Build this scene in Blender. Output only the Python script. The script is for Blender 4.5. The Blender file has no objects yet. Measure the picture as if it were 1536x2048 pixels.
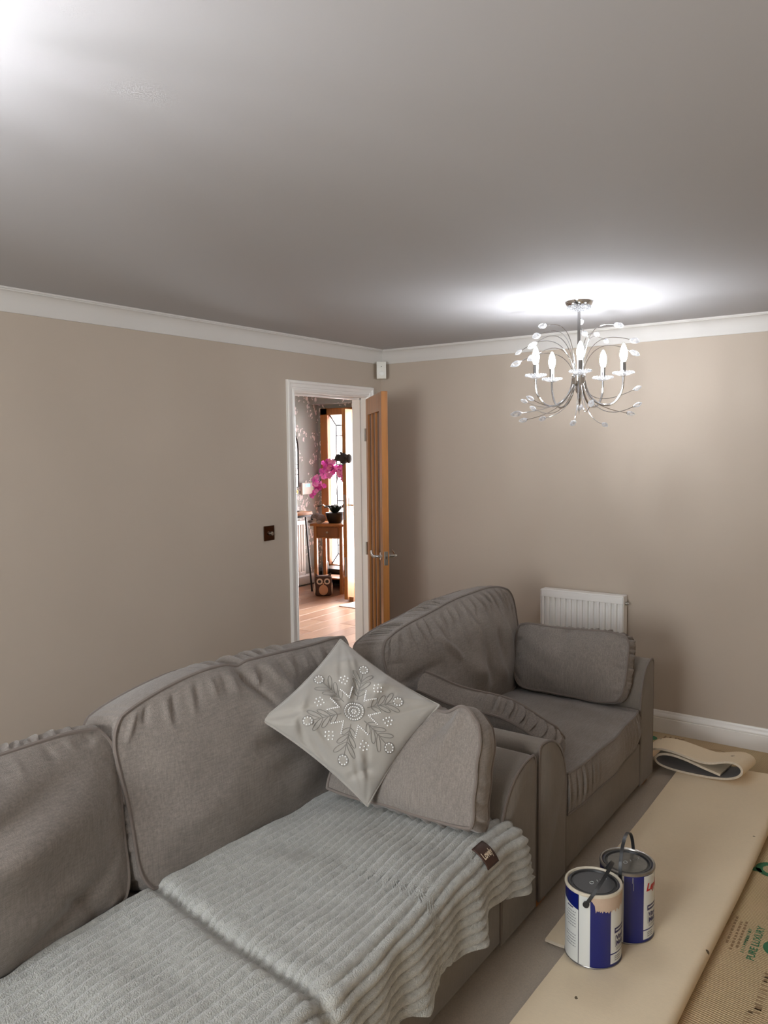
import bpy, bmesh, math, random
import numpy as np
from mathutils import Vector, Matrix

# ------------------------------------------------------------------ camera / light / exposure
scene = bpy.context.scene
COL = scene.collection
F_PX, YAW, PITCH, ROLL = 1581.54, 0.6099, 0.0788, -0.0117
CAM = Vector((-4.7056, -3.299, 1.6958))
fw = Vector((math.cos(PITCH)*math.cos(YAW), math.cos(PITCH)*math.sin(YAW), -math.sin(PITCH)))
rt = fw.cross(Vector((0, 0, 1))).normalized(); up = rt.cross(fw)
rt, up = math.cos(ROLL)*rt + math.sin(ROLL)*up, -math.sin(ROLL)*rt + math.cos(ROLL)*up
cd = bpy.data.cameras.new('camera'); cam = bpy.data.objects.new('camera', cd); COL.objects.link(cam)
cd.sensor_fit = 'VERTICAL'; cd.sensor_height = 24.0; cd.lens = F_PX/2048*24.0
cd.clip_start = 0.05; cd.clip_end = 100
cam.matrix_world = Matrix(((rt.x, up.x, -fw.x, CAM.x), (rt.y, up.y, -fw.y, CAM.y), (rt.z, up.z, -fw.z, CAM.z), (0, 0, 0, 1)))
scene.camera = cam

w = bpy.data.worlds.new('overcast_sky'); scene.world = w; w.use_nodes = True
bg = w.node_tree.nodes['Background']; bg.inputs[0].default_value = (0.93, 0.97, 1.0, 1); bg.inputs[1].default_value = 32.0
BULB_STRENGTH = 255.0
vs = scene.view_settings
vs.view_transform = 'Standard'; vs.look = 'None'; vs.gamma = 1.0; vs.use_curve_mapping = False; vs.exposure = 0.08
scene.display_settings.display_device = 'sRGB'
try:
    scene.cycles.use_denoising = True
    scene.cycles.caustics_reflective = False; scene.cycles.caustics_refractive = False
    scene.cycles.max_bounces = 10; scene.cycles.diffuse_bounces = 6; scene.cycles.transparent_max_bounces = 16
    scene.cycles.sample_clamp_indirect = 6.0
except Exception:
    pass

XWIN = -6.4
def portal(name, loc, rot, sx, sy):
    l = bpy.data.lights.new(name, 'AREA'); l.shape = 'RECTANGLE'; l.size = sx; l.size_y = sy; l.energy = 1.0
    l.cycles.is_portal = True
    o = bpy.data.objects.new(name, l); COL.objects.link(o); o.location = loc; o.rotation_euler = rot
    return o
portal('doorway_daylight', (3.34, 1.63, 1.08), (0, math.radians(90), 0), 2.16, 0.93)
portal('added_window_daylight', (XWIN-.14, -2.2, 1.5), (0, math.radians(-90), 0), 1.2, 1.2)  # portal of the added window that lifts the room's overall light
portal('sidelight_daylight', (3.34, 2.67, 1.2), (0, math.radians(90), 0), 2.1, 0.95)

# ------------------------------------------------------------------ helpers
def lin(c):
    return tuple(((x/255)/12.92 if x/255 <= .04045 else ((x/255+.055)/1.055)**2.4) for x in c)

def nodes_of(m):
    m.use_nodes = True
    return m.node_tree.nodes, m.node_tree.links, m.node_tree.nodes['Principled BSDF']

def mat(name, rgb, rough=.5, metal=0., spec=.5, bump=None, var=None, sheen=0., coat=0., emit=None, streak=None):
    """plain procedural material; bump=(scale,strength,distance), var=(scale,amount), streak=(sx,sy,sz,amount)"""
    m = bpy.data.materials.new(name); N, L, b = nodes_of(m)
    c = lin(rgb); b.inputs['Base Color'].default_value = (*c, 1); b.inputs['Roughness'].default_value = rough
    b.inputs['Metallic'].default_value = metal; b.inputs['Specular IOR Level'].default_value = spec
    if sheen: b.inputs['Sheen Weight'].default_value = sheen; b.inputs['Sheen Roughness'].default_value = .5
    if coat: b.inputs['Coat Weight'].default_value = coat; b.inputs['Coat Roughness'].default_value = .15
    if emit: b.inputs['Emission Color'].default_value = (*lin(emit[0]), 1); b.inputs['Emission Strength'].default_value = emit[1]
    tc = N.new('ShaderNodeTexCoord'); src = None
    if var or streak:
        last = None
        specs = []
        if var: specs.append(((1, 1, 1), var[0], var[1]))
        if streak:
            for s in (streak if isinstance(streak, list) else [streak]): specs.append(((s[0], s[1], s[2]), 1.0, s[3]))
        for sc, ns, amt in specs:
            mp = N.new('ShaderNodeMapping'); mp.inputs['Scale'].default_value = sc; L.new(tc.outputs['Object'], mp.inputs[0])
            nz = N.new('ShaderNodeTexNoise'); nz.inputs['Scale'].default_value = ns; nz.inputs['Detail'].default_value = 4
            L.new(mp.outputs[0], nz.inputs['Vector'])
            mr = N.new('ShaderNodeMapRange'); mr.inputs[1].default_value = .25; mr.inputs[2].default_value = .75
            mr.inputs[3].default_value = 1-amt; mr.inputs[4].default_value = 1+amt; L.new(nz.outputs[0], mr.inputs[0])
            if last is None: last = mr.outputs[0]
            else:
                mu = N.new('ShaderNodeMath'); mu.operation = 'MULTIPLY'; L.new(last, mu.inputs[0]); L.new(mr.outputs[0], mu.inputs[1]); last = mu.outputs[0]
        vm = N.new('ShaderNodeVectorMath'); vm.operation = 'SCALE'; vm.inputs[0].default_value = c; L.new(last, vm.inputs['Scale'])
        L.new(vm.outputs[0], b.inputs['Base Color'])
    if bump:
        nz = N.new('ShaderNodeTexNoise'); nz.inputs['Scale'].default_value = bump[0]; nz.inputs['Detail'].default_value = 3
        L.new(tc.outputs['Object'], nz.inputs['Vector'])
        bp = N.new('ShaderNodeBump'); bp.inputs['Strength'].default_value = bump[1]; bp.inputs['Distance'].default_value = bump[2]
        L.new(nz.outputs[0], bp.inputs['Height']); L.new(bp.outputs[0], b.inputs['Normal'])
    return m

def glass_mat(name, tint=(255, 255, 255), rough=.02, clear=.5):
    """thin glass: part glass, part straight-through so that it lets light pass"""
    m = bpy.data.materials.new(name); m.use_nodes = True; N = m.node_tree.nodes; L = m.node_tree.links; N.clear()
    o = N.new('ShaderNodeOutputMaterial'); mx = N.new('ShaderNodeMixShader'); mx.inputs[0].default_value = clear
    g = N.new('ShaderNodeBsdfGlass'); g.inputs['Color'].default_value = (*lin(tint), 1); g.inputs['Roughness'].default_value = rough; g.inputs['IOR'].default_value = 1.5
    t = N.new('ShaderNodeBsdfTransparent'); t.inputs[0].default_value = (*lin(tint), 1)
    L.new(g.outputs[0], mx.inputs[1]); L.new(t.outputs[0], mx.inputs[2]); L.new(mx.outputs[0], o.inputs[0])
    return m

def thin_glass(name):
    m = bpy.data.materials.new(name); m.use_nodes = True; N = m.node_tree.nodes; L = m.node_tree.links; N.clear()
    o = N.new('ShaderNodeOutputMaterial'); mx = N.new('ShaderNodeMixShader'); mx.inputs[0].default_value = .07
    t = N.new('ShaderNodeBsdfTransparent'); g = N.new('ShaderNodeBsdfGlossy'); g.inputs['Roughness'].default_value = .01
    L.new(t.outputs[0], mx.inputs[1]); L.new(g.outputs[0], mx.inputs[2]); L.new(mx.outputs[0], o.inputs[0]); return m

def crystal_mat(name, clear=.4, rim=.75):
    m = bpy.data.materials.new(name); m.use_nodes = True; N = m.node_tree.nodes; L = m.node_tree.links; N.clear()
    o = N.new('ShaderNodeOutputMaterial'); g = N.new('ShaderNodeBsdfGlass'); g.inputs['IOR'].default_value = 1.55; g.inputs['Roughness'].default_value = .0
    t = N.new('ShaderNodeBsdfTransparent'); d = N.new('ShaderNodeBsdfTranslucent'); d.inputs[0].default_value = (.95, .97, 1, 1); d2 = N.new('ShaderNodeBsdfDiffuse'); d2.inputs[0].default_value = (.95, .97, 1, 1)
    m0 = N.new('ShaderNodeMixShader'); m0.inputs[0].default_value = .5; L.new(d.outputs[0], m0.inputs[1]); L.new(d2.outputs[0], m0.inputs[2])
    m1 = N.new('ShaderNodeMixShader'); m1.inputs[0].default_value = clear; L.new(g.outputs[0], m1.inputs[1]); L.new(t.outputs[0], m1.inputs[2])
    lw = N.new('ShaderNodeLayerWeight'); lw.inputs[0].default_value = .45; mr = N.new('ShaderNodeMapRange'); mr.inputs[3].default_value = .10; mr.inputs[4].default_value = rim; L.new(lw.outputs['Facing'], mr.inputs[0])
    m2 = N.new('ShaderNodeMixShader'); L.new(mr.outputs[0], m2.inputs[0]); L.new(m1.outputs[0], m2.inputs[1]); L.new(m0.outputs[0], m2.inputs[2]); L.new(m2.outputs[0], o.inputs[0]); return m

def frosted_mat(name, rgb):
    m = bpy.data.materials.new(name); m.use_nodes = True; N = m.node_tree.nodes; L = m.node_tree.links; N.clear()
    o = N.new('ShaderNodeOutputMaterial'); mx = N.new('ShaderNodeMixShader'); mx.inputs[0].default_value = .55
    t = N.new('ShaderNodeBsdfTranslucent'); t.inputs[0].default_value = (*lin(rgb), 1)
    tr = N.new('ShaderNodeBsdfTransparent'); tr.inputs[0].default_value = (*lin(rgb), 1)
    g = N.new('ShaderNodeBsdfGlossy'); g.inputs['Roughness'].default_value = .08
    fr = N.new('ShaderNodeFresnel'); fr.inputs[0].default_value = 1.45
    m2 = N.new('ShaderNodeMixShader')
    L.new(t.outputs[0], mx.inputs[1]); L.new(tr.outputs[0], mx.inputs[2]); L.new(fr.outputs[0], m2.inputs[0]); L.new(mx.outputs[0], m2.inputs[1]); L.new(g.outputs[0], m2.inputs[2])
    L.new(m2.outputs[0], o.inputs[0])
    return m

class MB:
    def __init__(s): s.v = []; s.f = []
    def add(s, v, f):
        o = len(s.v); s.v += [tuple(float(c) for c in p) for p in v]; s.f += [tuple(i+o for i in q) for q in f]; return s
    def box(s, lo, hi):
        x0, y0, z0 = lo; x1, y1, z1 = hi
        return s.add([(x0,y0,z0),(x1,y0,z0),(x1,y1,z0),(x0,y1,z0),(x0,y0,z1),(x1,y0,z1),(x1,y1,z1),(x0,y1,z1)],
                     [(3,2,1,0),(4,5,6,7),(0,1,5,4),(1,2,6,5),(2,3,7,6),(3,0,4,7)])
    def rbox(s, lo, hi, r=.006, seg=2):
        bm = bmesh.new(); bmesh.ops.create_cube(bm, size=1.0)
        for v in bm.verts: v.co = Vector([(lo[i]+hi[i])/2 + v.co[i]*(hi[i]-lo[i]) for i in range(3)])
        r = min(r, .49*min(hi[i]-lo[i] for i in range(3)))
        bmesh.ops.bevel(bm, geom=bm.edges[:], offset=r, segments=seg, profile=.5, affect='EDGES')
        bm.verts.index_update(); s.add([v.co for v in bm.verts], [[v.index for v in f.verts] for f in bm.faces]); bm.free(); return s
    def lathe(s, prof, seg=24, c=(0, 0, 0), axis='z'):
        v = []; n = len(prof)
        for r, z in prof:
            for i in range(seg):
                a = 2*math.pi*i/seg; p = (r*math.cos(a), r*math.sin(a), z)
                if axis == 'y': p = (p[0], p[2], p[1])
                if axis == 'x': p = (p[2], p[0], p[1])
                v.append((c[0]+p[0], c[1]+p[1], c[2]+p[2]))
        f = [(j*seg+i, j*seg+(i+1) % seg, (j+1)*seg+(i+1) % seg, (j+1)*seg+i) for j in range(n-1) for i in range(seg)]
        if prof[0][0] > 1e-5: f.append(tuple(range(seg-1, -1, -1)))
        if prof[-1][0] > 1e-5: f.append(tuple((n-1)*seg+i for i in range(seg)))
        return s.add(v, f)
    def tube(s, pts, r, seg=8, closed=False):
        P = [Vector(p) for p in pts]; n = len(P); v = []
        R = r if hasattr(r, '__len__') else [r]*n
        prev = None
        for i, p in enumerate(P):
            if closed: t = P[(i+1) % n]-P[i-1]
            else: t = P[min(i+1, n-1)]-P[max(i-1, 0)]
            if t.length < 1e-9: t = Vector((0, 0, 1))
            t.normalize()
            if prev is None:
                a = t.cross(Vector((0, 0, 1)) if abs(t.z) < .9 else Vector((1, 0, 0))).normalized()
            else:
                a = prev - t*prev.dot(t)
                a = a.normalized() if a.length > 1e-6 else t.orthogonal().normalized()
            prev = a; b = t.cross(a)
            for k in range(seg):
                q = 2*math.pi*k/seg; v.append(p + a*R[i]*math.cos(q) + b*R[i]*math.sin(q))
        m = n if closed else n-1
        f = [(i*seg+k, i*seg+(k+1) % seg, ((i+1) % n)*seg+(k+1) % seg, ((i+1) % n)*seg+k) for i in range(m) for k in range(seg)]
        if not closed: f += [tuple(range(seg-1, -1, -1)), tuple((n-1)*seg+k for k in range(seg))]
        return s.add(v, f)
    def prism(s, prof, axis, a, b, flip=False):
        """closed 2D outline extruded along an axis. axis 'y': prof=(x,z); 'x': prof=(y,z); 'z': prof=(x,y)"""
        n = len(prof)
        def P(p, t): return {'y': (p[0], t, p[1]), 'x': (t, p[0], p[1]), 'z': (p[0], p[1], t)}[axis]
        v = [P(p, a) for p in prof]+[P(p, b) for p in prof]
        f = [(i, (i+1) % n, n+(i+1) % n, n+i) for i in range(n)] + [tuple(range(n-1, -1, -1)), tuple(range(n, 2*n))]
        return s.add(v, f)
    def sphere(s, c, r, seg=12, rings=8, sc=(1, 1, 1)):
        prof = [(r*math.sin(math.pi*j/rings), -r*math.cos(math.pi*j/rings)) for j in range(rings+1)]
        m = MB(); m.lathe(prof, seg)
        return s.add([(c[0]+p[0]*sc[0], c[1]+p[1]*sc[1], c[2]+p[2]*sc[2]) for p in m.v], m.f)
    def xf(s, M):
        s.v = [tuple(M @ Vector(p)) for p in s.v]; return s
    def mesh(s, name, m, smooth=True, angle=35):
        me = bpy.data.meshes.new(name); me.from_pydata(s.v, [], s.f); me.validate()
        bm = bmesh.new(); bm.from_mesh(me); bmesh.ops.remove_doubles(bm, verts=bm.verts, dist=1e-6); bmesh.ops.recalc_face_normals(bm, faces=bm.faces)
        bm.to_mesh(me); bm.free()
        if smooth:
            me.polygons.foreach_set('use_smooth', [True]*len(me.polygons)); me.set_sharp_from_angle(angle=math.radians(angle))
        for mm in (m if isinstance(m, (list, tuple)) else [m]): me.materials.append(mm)
        return me
    def build(s, name, m, parent=None, smooth=True, angle=35):
        return link(name, s.mesh(name, m, smooth, angle), parent)

ROOTS = {}
def link(name, me, parent=None):
    o = bpy.data.objects.new(name, me); COL.objects.link(o)
    if parent is not None:
        o.parent = parent
        if parent.name in ROOTS: o.matrix_parent_inverse = Matrix.Translation(-ROOTS[parent.name])
    return o
def tag(o, label, cat, group=None):
    o['label'] = label; o['category'] = cat
    if group: o['group'] = group
    return o
def thing(name, loc, label=None, cat=None, group=None, kind=None):
    o = bpy.data.objects.new(name, None); COL.objects.link(o); o.location = loc; o.empty_display_size = .1
    ROOTS[o.name] = Vector(loc)
    if label: tag(o, label, cat, group)
    if kind: o['kind'] = kind
    return o
def struct(name, mb, m, smooth=False, parent=None):
    o = mb.build(name, m, parent, smooth)
    if parent is None: o['kind'] = 'structure'
    return o
def recenter(o):
    me = o.data; co = np.zeros(len(me.vertices)*3); me.vertices.foreach_get('co', co); co = co.reshape(-1, 3)
    c = (co.min(0)+co.max(0))/2; c[2] = co[:, 2].min(); co -= c; me.vertices.foreach_set('co', co.ravel()); o.location = c; me.update()
    return o
def copy_tree(o, parent=None):
    c = o.copy(); COL.objects.link(c)
    if parent is not None: c.parent = parent; c.matrix_parent_inverse = o.matrix_parent_inverse.copy()
    for ch in list(o.children): copy_tree(ch, c)
    return c
def text_mesh(body, size, bold=0., align='LEFT'):
    cu = bpy.data.curves.new('lettering', 'FONT'); cu.body = body; cu.size = size; cu.offset = bold; cu.align_x = align; cu.resolution_u = 2
    o = bpy.data.objects.new('lettering', cu); COL.objects.link(o)
    dg = bpy.context.evaluated_depsgraph_get(); me = bpy.data.meshes.new_from_object(o.evaluated_get(dg))
    bpy.data.objects.remove(o); bpy.data.curves.remove(cu)
    return me

# ------------------------------------------------------------------ materials
M = {}
M['wall'] = mat('taupe_wall_paint', (185, 172, 157), .75, spec=.25, bump=(90, .05, .002), var=(.9, .035))
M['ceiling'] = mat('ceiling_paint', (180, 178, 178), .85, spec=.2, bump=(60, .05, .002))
M['white'] = mat('white_gloss_paint', (236, 232, 226), .32, bump=(40, .03, .001))
M['coving'] = mat('white_coving_paint', (206, 202, 196), .6, bump=(50, .03, .001))
M['radiator'] = mat('white_radiator_enamel', (240, 238, 234), .35)
M['fabric'] = mat('taupe_woven_upholstery', (133, 125, 118), .92, spec=.15, sheen=.25, bump=(420, .5, .003), var=(7, .08),
                  streak=[(22, 230, 230, .16), (230, 230, 20, .16)])
M['fabric_pipe'] = mat('taupe_piping_cord', (120, 110, 103), .92, spec=.15, sheen=.2, bump=(900, .3, .001))
M['fabric_smooth'] = mat('taupe_base_upholstery', (126, 118, 109), .92, spec=.15, sheen=.2, bump=(420, .4, .002), var=(9, .06), streak=[(200, 200, 26, .08)])
M['velvet'] = mat('silver_grey_velvet', (160, 155, 147), .75, spec=.25, sheen=.5, bump=(500, .2, .001), var=(14, .06))
M['thread'] = mat('grey_embroidery_thread', (134, 130, 124), .6, bump=(800, .3, .001))
M['bead'] = mat('silver_glass_bead', (250, 250, 250), .15, spec=1., bump=(300, .1, .001))
M['fleece'] = mat('sage_grey_fleece', (176, 176, 170), .95, spec=.1, sheen=.5, bump=(260, .9, .006), var=(70, .16), streak=[(8, 8, 8, .08)])
M['tag'] = mat('brown_leather_tag', (62, 38, 28), .55, bump=(200, .2, .001))
M['tagtext'] = mat('cream_print', (222, 205, 180), .7, bump=(200, .05, .001))
M['oak'] = mat('honey_oak', (164, 106, 50), .42, streak=[(30, 30, 1.6, .22), (120, 120, 4, .10)], bump=(120, .1, .001), coat=.2)
M['oak_dark'] = mat('oak_panel', (132, 82, 38), .4, streak=[(30, 30, 1.6, .2)], bump=(120, .1, .001), coat=.2)
M['chrome'] = mat('chrome', (225, 225, 225), .08, metal=1., bump=(20, .01, .001))
M['chrome_dark'] = mat('brushed_steel', (180, 178, 172), .28, metal=1., bump=(300, .1, .001))
M['crystal'] = crystal_mat('crystal'); M['crystal_dish'] = crystal_mat('clear_crystal', .75, .2)
M['glass'] = thin_glass('pane_glass')
M['frost'] = frosted_mat('obscure_glass', (252, 244, 242))
M['bulb'] = mat('lit_bulb_glass', (255, 255, 255), .4, emit=((244, 248, 255), BULB_STRENGTH), bump=(10, .01, .001))
M['plastic'] = mat('white_plastic', (226, 224, 214), .4, bump=(60, .02, .001))
M['lens'] = mat('sensor_lens', (236, 236, 230), .15, bump=(60, .05, .001))
M['black'] = mat('black_metal', (24, 23, 22), .4, bump=(60, .05, .001))
M['dark'] = mat('dark_plastic', (38, 39, 41), .38, bump=(60, .05, .001))
M['bronze'] = mat('bronze_plate', (92, 66, 50), .22, metal=1., bump=(60, .02, .001))

# ------------------------------------------------------------------ room shell
H = 2.4; XW, YW = -6.4, -3.9           # room runs x XW..0, y YW..0 ; the door wall is y=0, the radiator wall x=0
DX0, DX1, DZ = -.948, -.192, 2.058      # door opening
HX, HY = 3.2, 3.25                      # hall front wall / hall back wall
struct('floor', MB().box((XW-.1, YW-.1, -.12), (.1, .12, -.022)), mat('concrete_floor', (120, 112, 100), .9, bump=(40, .2, .004), var=(3, .1)))
struct('wall_left', MB().box((XW-.12, 0, -.03), (DX0-.03, .12, H)).box((DX1+.03, 0, -.03), (HX+.12, .12, H)).box((DX0-.03, 0, DZ+.03), (DX1+.03, .12, H)), M['wall'])
struct('wall_right', MB().box((0, YW-.12, -.03), (.12, 0, H)), M['wall'])
struct('wall_back', MB().box((XW-.12, YW-.12, -.03), (0, YW, H)), M['wall'])
struct('wall_front', MB().box((XW-.12, YW, -.03), (XW, -2.80, H)).box((XW-.12, -1.60, -.03), (XW, 0, H)).box((XW-.12, -2.80, -.03), (XW, -1.60, .9)).box((XW-.12, -2.80, 2.1), (XW, -1.60, H)), M['wall'])
w2_ = thing('window_added', (XW, -2.2, .9), kind='structure')  # unseen window, added behind the camera as fill light for the room
for lo, hi in (((XW-.09, -2.80, .9), (XW-.02, -2.74, 2.1)), ((XW-.09, -1.66, .9), (XW-.02, -1.60, 2.1)), ((XW-.09, -2.74, .9), (XW-.02, -1.66, .96)), ((XW-.09, -2.74, 2.04), (XW-.02, -1.66, 2.1)), ((XW-.09, -2.23, .96), (XW-.02, -2.17, 2.04))):
    MB().rbox(lo, hi, .006).build('window_frame', M['white'], w2_, smooth=False)
for y0, y1 in ((-2.74, -2.23), (-2.17, -1.66)): MB().box((XW-.06, y0, .96), (XW-.054, y1, 2.04)).build('pane', M['glass'], w2_, smooth=False)
MB().rbox((XW-.02, -2.86, .87), (XW+.12, -1.54, .9), .006).build('window_sill', M['white'], w2_, smooth=False)
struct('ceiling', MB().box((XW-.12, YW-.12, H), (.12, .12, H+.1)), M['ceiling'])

def cove_prof():
    p = [(0., H-.097), (.010, H-.097), (.012, H-.090)]
    for i in range(9):
        t = i/8*math.pi/2; p.append((.012+.040*(1-math.cos(t)), H-.090+.077*math.sin(t)))
    p += [(.052, H-.008), (.060, H-.008), (.060, H), (0, H)]
    return p
def mitred(prof, along, a, b, sgn, ma=0, mb_=0):
    """profile (dist from wall, z) swept along a wall; ma / mb_ = mitre factor at the ends"""
    m = MB(); n = len(prof); v = []
    for t, mf in ((a, ma), (b, mb_)):
        for d, z in prof:
            q = t+mf*d
            v.append((q, sgn*d, z) if along == 'x' else (sgn*d, q, z))
    m.add(v, [(i, (i+1) % n, n+(i+1) % n, n+i) for i in range(n)]+[tuple(range(n-1, -1, -1)), tuple(range(n, 2*n))]); return m
cp = cove_prof()
struct('trim_1', mitred(cp, 'x', XW, 0, -1, 0, -1), M['coving'], smooth=True)
struct('trim_2', mitred(cp, 'y', YW, 0, -1, 0, -1), M['coving'], smooth=True)
skp = [(0, -.02), (.018, -.02), (.018, .086), (.0135, .090), (.0135, .093), (.019, .096), (.018, .108), (.010, .119), (.010, .123), (.006, .131), (0, .131)]
struct('baseboard_right', mitred(skp, 'y', YW, 0, -1), M['white'], smooth=True)
struct('baseboard_left', mitred(skp, 'x', XW, DX0-.085, -1), M['white'], smooth=True)

# door frame : lining + stop + moulded architrave
fr = thing('trim_3', (DX0, 0, 0), kind='structure')
for nm, lo, hi in (('jamb', (DX0-.03, -.002, -.02), (DX0, .122, DZ)), ('jamb', (DX1, -.002, -.02), (DX1+.03, .122, DZ)), ('head_lining', (DX0-.03, -.002, DZ), (DX1+.03, .122, DZ+.03))):
    MB().rbox(lo, hi, .002).build(nm, M['white'], fr, smooth=False)
MB().box((DX0, .045, -.02), (DX0+.012, .085, DZ)).box((DX1-.012, .045, -.02), (DX1, .085, DZ)).box((DX0, .045, DZ-.012), (DX1, .085, DZ)).build('door_stop', M['white'], fr, smooth=False)
ap = [(0, 0), (0, .010), (.006, .014), (.014, .014), (.018, .009), (.024, .009), (.029, .013), (.046, .014), (.052, .020), (.066, .020), (.069, .014), (.070, 0)]
def architrave(side):
    n = len(ap); v = []; r = .006
    for end in (0, 1):
        for d, t in ap:
            if side == 'l': v.append((DX0-r-d, -t, -.02 if end == 0 else DZ+r+d))
            if side == 'r': v.append((DX1+r+d, -t, -.02 if end == 0 else DZ+r+d))
            if side == 't': v.append((DX0-r-d if end == 0 else DX1+r+d, -t, DZ+r+d))
    return MB().add(v, [(i, (i+1) % n, n+(i+1) % n, n+i) for i in range(n)]+[tuple(range(n-1, -1, -1)), tuple(range(n, 2*n))])
for s_ in 'lrt': architrave(s_).build('architrave', M['white'], fr, angle=20)

# living-room door leaf, hinged on the right jamb and swung towards the room
def door_leaf(name, hinge, ang, W, Hd, T, z0, panels, rails, label_mats, side=1):
    """panels: list of (u0,u1,z0,z1,material) ; the stiles / rails fill the rest"""
    root = thing(name, hinge, kind='structure')
    Mx = Matrix.Translation(Vector(hinge)) @ Matrix.Rotation(ang, 4, 'Z')
    def B(nm, u0, u1, za, zb, t0, t1, mt, r=.003, par=root):
        return MB().rbox((u0, t0, za), (u1, t1, zb), r).xf(Mx).build(nm, mt, par, smooth=False)
    for nm, u0, u1, za, zb in rails: B(nm, u0, u1, za+z0, zb+z0, -T/2, T/2, label_mats)
    for nm, u0, u1, za, zb, mt in panels: B(nm, u0, u1, za+z0, zb+z0, -T*.16, T*.16, mt, .001)
    return root, Mx
W1, H1 = .752, 2.036
gx = [.095, .275, .300, .452, .477, .657]
rails = [('stile', 0, .095, 0, H1), ('stile', .657, W1, 0, H1), ('top_rail', .095, .657, H1-.115, H1), ('bottom_rail', .095, .657, 0, .20),
         ('muntin', .275, .300, .20, H1-.115), ('muntin', .452, .477, .20, H1-.115)]
panels = [('glass_pane', gx[0], gx[1], .2, H1-.115, M['frost']), ('glass_pane', gx[2], gx[3], .2, H1-.115, M['frost']), ('glass_pane', gx[4], gx[5], .2, H1-.115, M['frost'])]
door1, D1 = door_leaf('door_1', (DX1-.004, -.026, 0), math.radians(223.3), W1, H1, .040, .012, panels, rails, M['oak'])
hz = 1.035
for sg in (-1, 1):
    hd = MB().lathe([(0, 0), (.026, 0), (.026, .006), (.022, .009), (0, .009)], 24, axis='y').xf(Matrix.Scale(sg, 4, (0, 1, 0))).xf(Matrix.Translation((W1-.055, sg*.020, hz)))
    o = hd.xf(D1).build('handle_rose', M['chrome'], door1)
    pts = [(W1-.055, sg*.022, hz), (W1-.055, sg*.060, hz), (W1-.062, sg*.070, hz), (W1-.10, sg*.073, hz+.004), (W1-.15, sg*.070, hz+.012), (W1-.172, sg*.068, hz+.020)]
    MB().tube(pts, [.009, .009, .0095, .009, .008, .006], 10).xf(D1).build('lever_handle', M['chrome'], o)
MB().rbox((W1-.001, -.012, hz-.05), (W1+.002, .012, hz+.035), .001).xf(D1).build('latch_plate', M['chrome_dark'], door1, smooth=False)
MB().rbox((W1, -.006, hz-.012), (W1+.010, .006, hz+.008), .002).xf(D1).build('latch_bolt', M['chrome'], door1, smooth=False)
for z_ in (.25, 1.0, 1.8):
    MB().tube([(0, -.026, z_-.045), (0, -.026, z_+.045)], .007, 10).xf(D1).build('hinge', M['chrome_dark'], door1)

# ------------------------------------------------------------------ hall beyond the door
def wallpaper():
    m = bpy.data.materials.new('blossom_wallpaper'); N, L, b = nodes_of(m); b.inputs['Roughness'].default_value = .7
    tc = N.new('ShaderNodeTexCoord')
    mp = N.new('ShaderNodeMapping'); mp.inputs['Scale'].default_value = (1, 1, .55); L.new(tc.outputs['Object'], mp.inputs[0])
    vo = N.new('ShaderNodeTexVoronoi'); vo.inputs['Scale'].default_value = 26; L.new(mp.outputs[0], vo.inputs['Vector'])
    nz = N.new('ShaderNodeTexNoise'); nz.inputs['Scale'].default_value = 4.5; nz.inputs['Detail'].default_value = 2; L.new(tc.outputs['Object'], nz.inputs['Vector'])
    n2 = N.new('ShaderNodeTexNoise'); n2.inputs['Scale'].default_value = 38; L.new(tc.outputs['Object'], n2.inputs['Vector'])
    a = N.new('ShaderNodeMath'); a.operation = 'LESS_THAN'; a.inputs[1].default_value = .46; L.new(vo.outputs['Distance'], a.inputs[0])
    c = N.new('ShaderNodeMath'); c.operation = 'GREATER_THAN'; c.inputs[1].default_value = .49; L.new(nz.outputs[0], c.inputs[0])
    d = N.new('ShaderNodeMath'); d.operation = 'GREATER_THAN'; d.inputs[1].default_value = .46; L.new(n2.outputs[0], d.inputs[0])
    e = N.new('ShaderNodeMath'); e.operation = 'MULTIPLY'; L.new(a.outputs[0], e.inputs[0]); L.new(c.outputs[0], e.inputs[1])
    f = N.new('ShaderNodeMath'); f.operation = 'MULTIPLY'; L.new(e.outputs[0], f.inputs[0]); L.new(d.outputs[0], f.inputs[1])
    mx = N.new('ShaderNodeMix'); mx.data_type = 'RGBA'; mx.inputs[6].default_value = (*lin((158, 165, 160)), 1); mx.inputs[7].default_value = (*lin((248, 244, 242)), 1)
    L.new(f.outputs[0], mx.inputs[0]); L.new(mx.outputs[2], b.inputs['Base Color'])
    return m
M['paper'] = wallpaper()
struct('wall_hall_back', MB().box((-1.6, HY, -.03), (HX+.12, HY+.12, H)), M['paper'])
# front wall with the doorway and the sidelight opening
FD0, FD1, FDZ = 1.16, 2.11, 2.165      # front doorway
SL0, SL1, SLZ = 2.17, 3.185, 2.225      # sidelight
struct('wall_hall_front', MB().box((HX, .12, -.03), (HX+.12, FD0, H)).box((HX, FD0, SLZ), (HX+.12, HY, H)).box((HX, SL1, -.03), (HX+.12, HY, SLZ)), M['paper'])
struct('wall_hall_side', MB().box((-1.72, .12, -.03), (-1.6, HY+.12, H)), M['wall'])
struct('ceiling_hall', MB().box((-1.72, .12, H), (HX+.12, HY+.12, H+.1)), M['ceiling'])
struct('trim_4', MB().box((HX-.16, .12, SLZ+.05), (HX, HY, H)), M['paper'])
fh = struct('floor_hall', MB().box((-1.72, .12, -.12), (HX+.3, HY+.12, -.012)), mat('screed', (90, 80, 70), .9, bump=(40, .2, .003)))
woods = [mat('plank_oak_%s' % n, c, .38, streak=[(2.5, 40, 40, .16)], bump=(60, .06, .001)) for n, c in (('warm', (162, 122, 97)), ('pale', (172, 134, 108)), ('deep', (148, 110, 86)))]
pm = []
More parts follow.
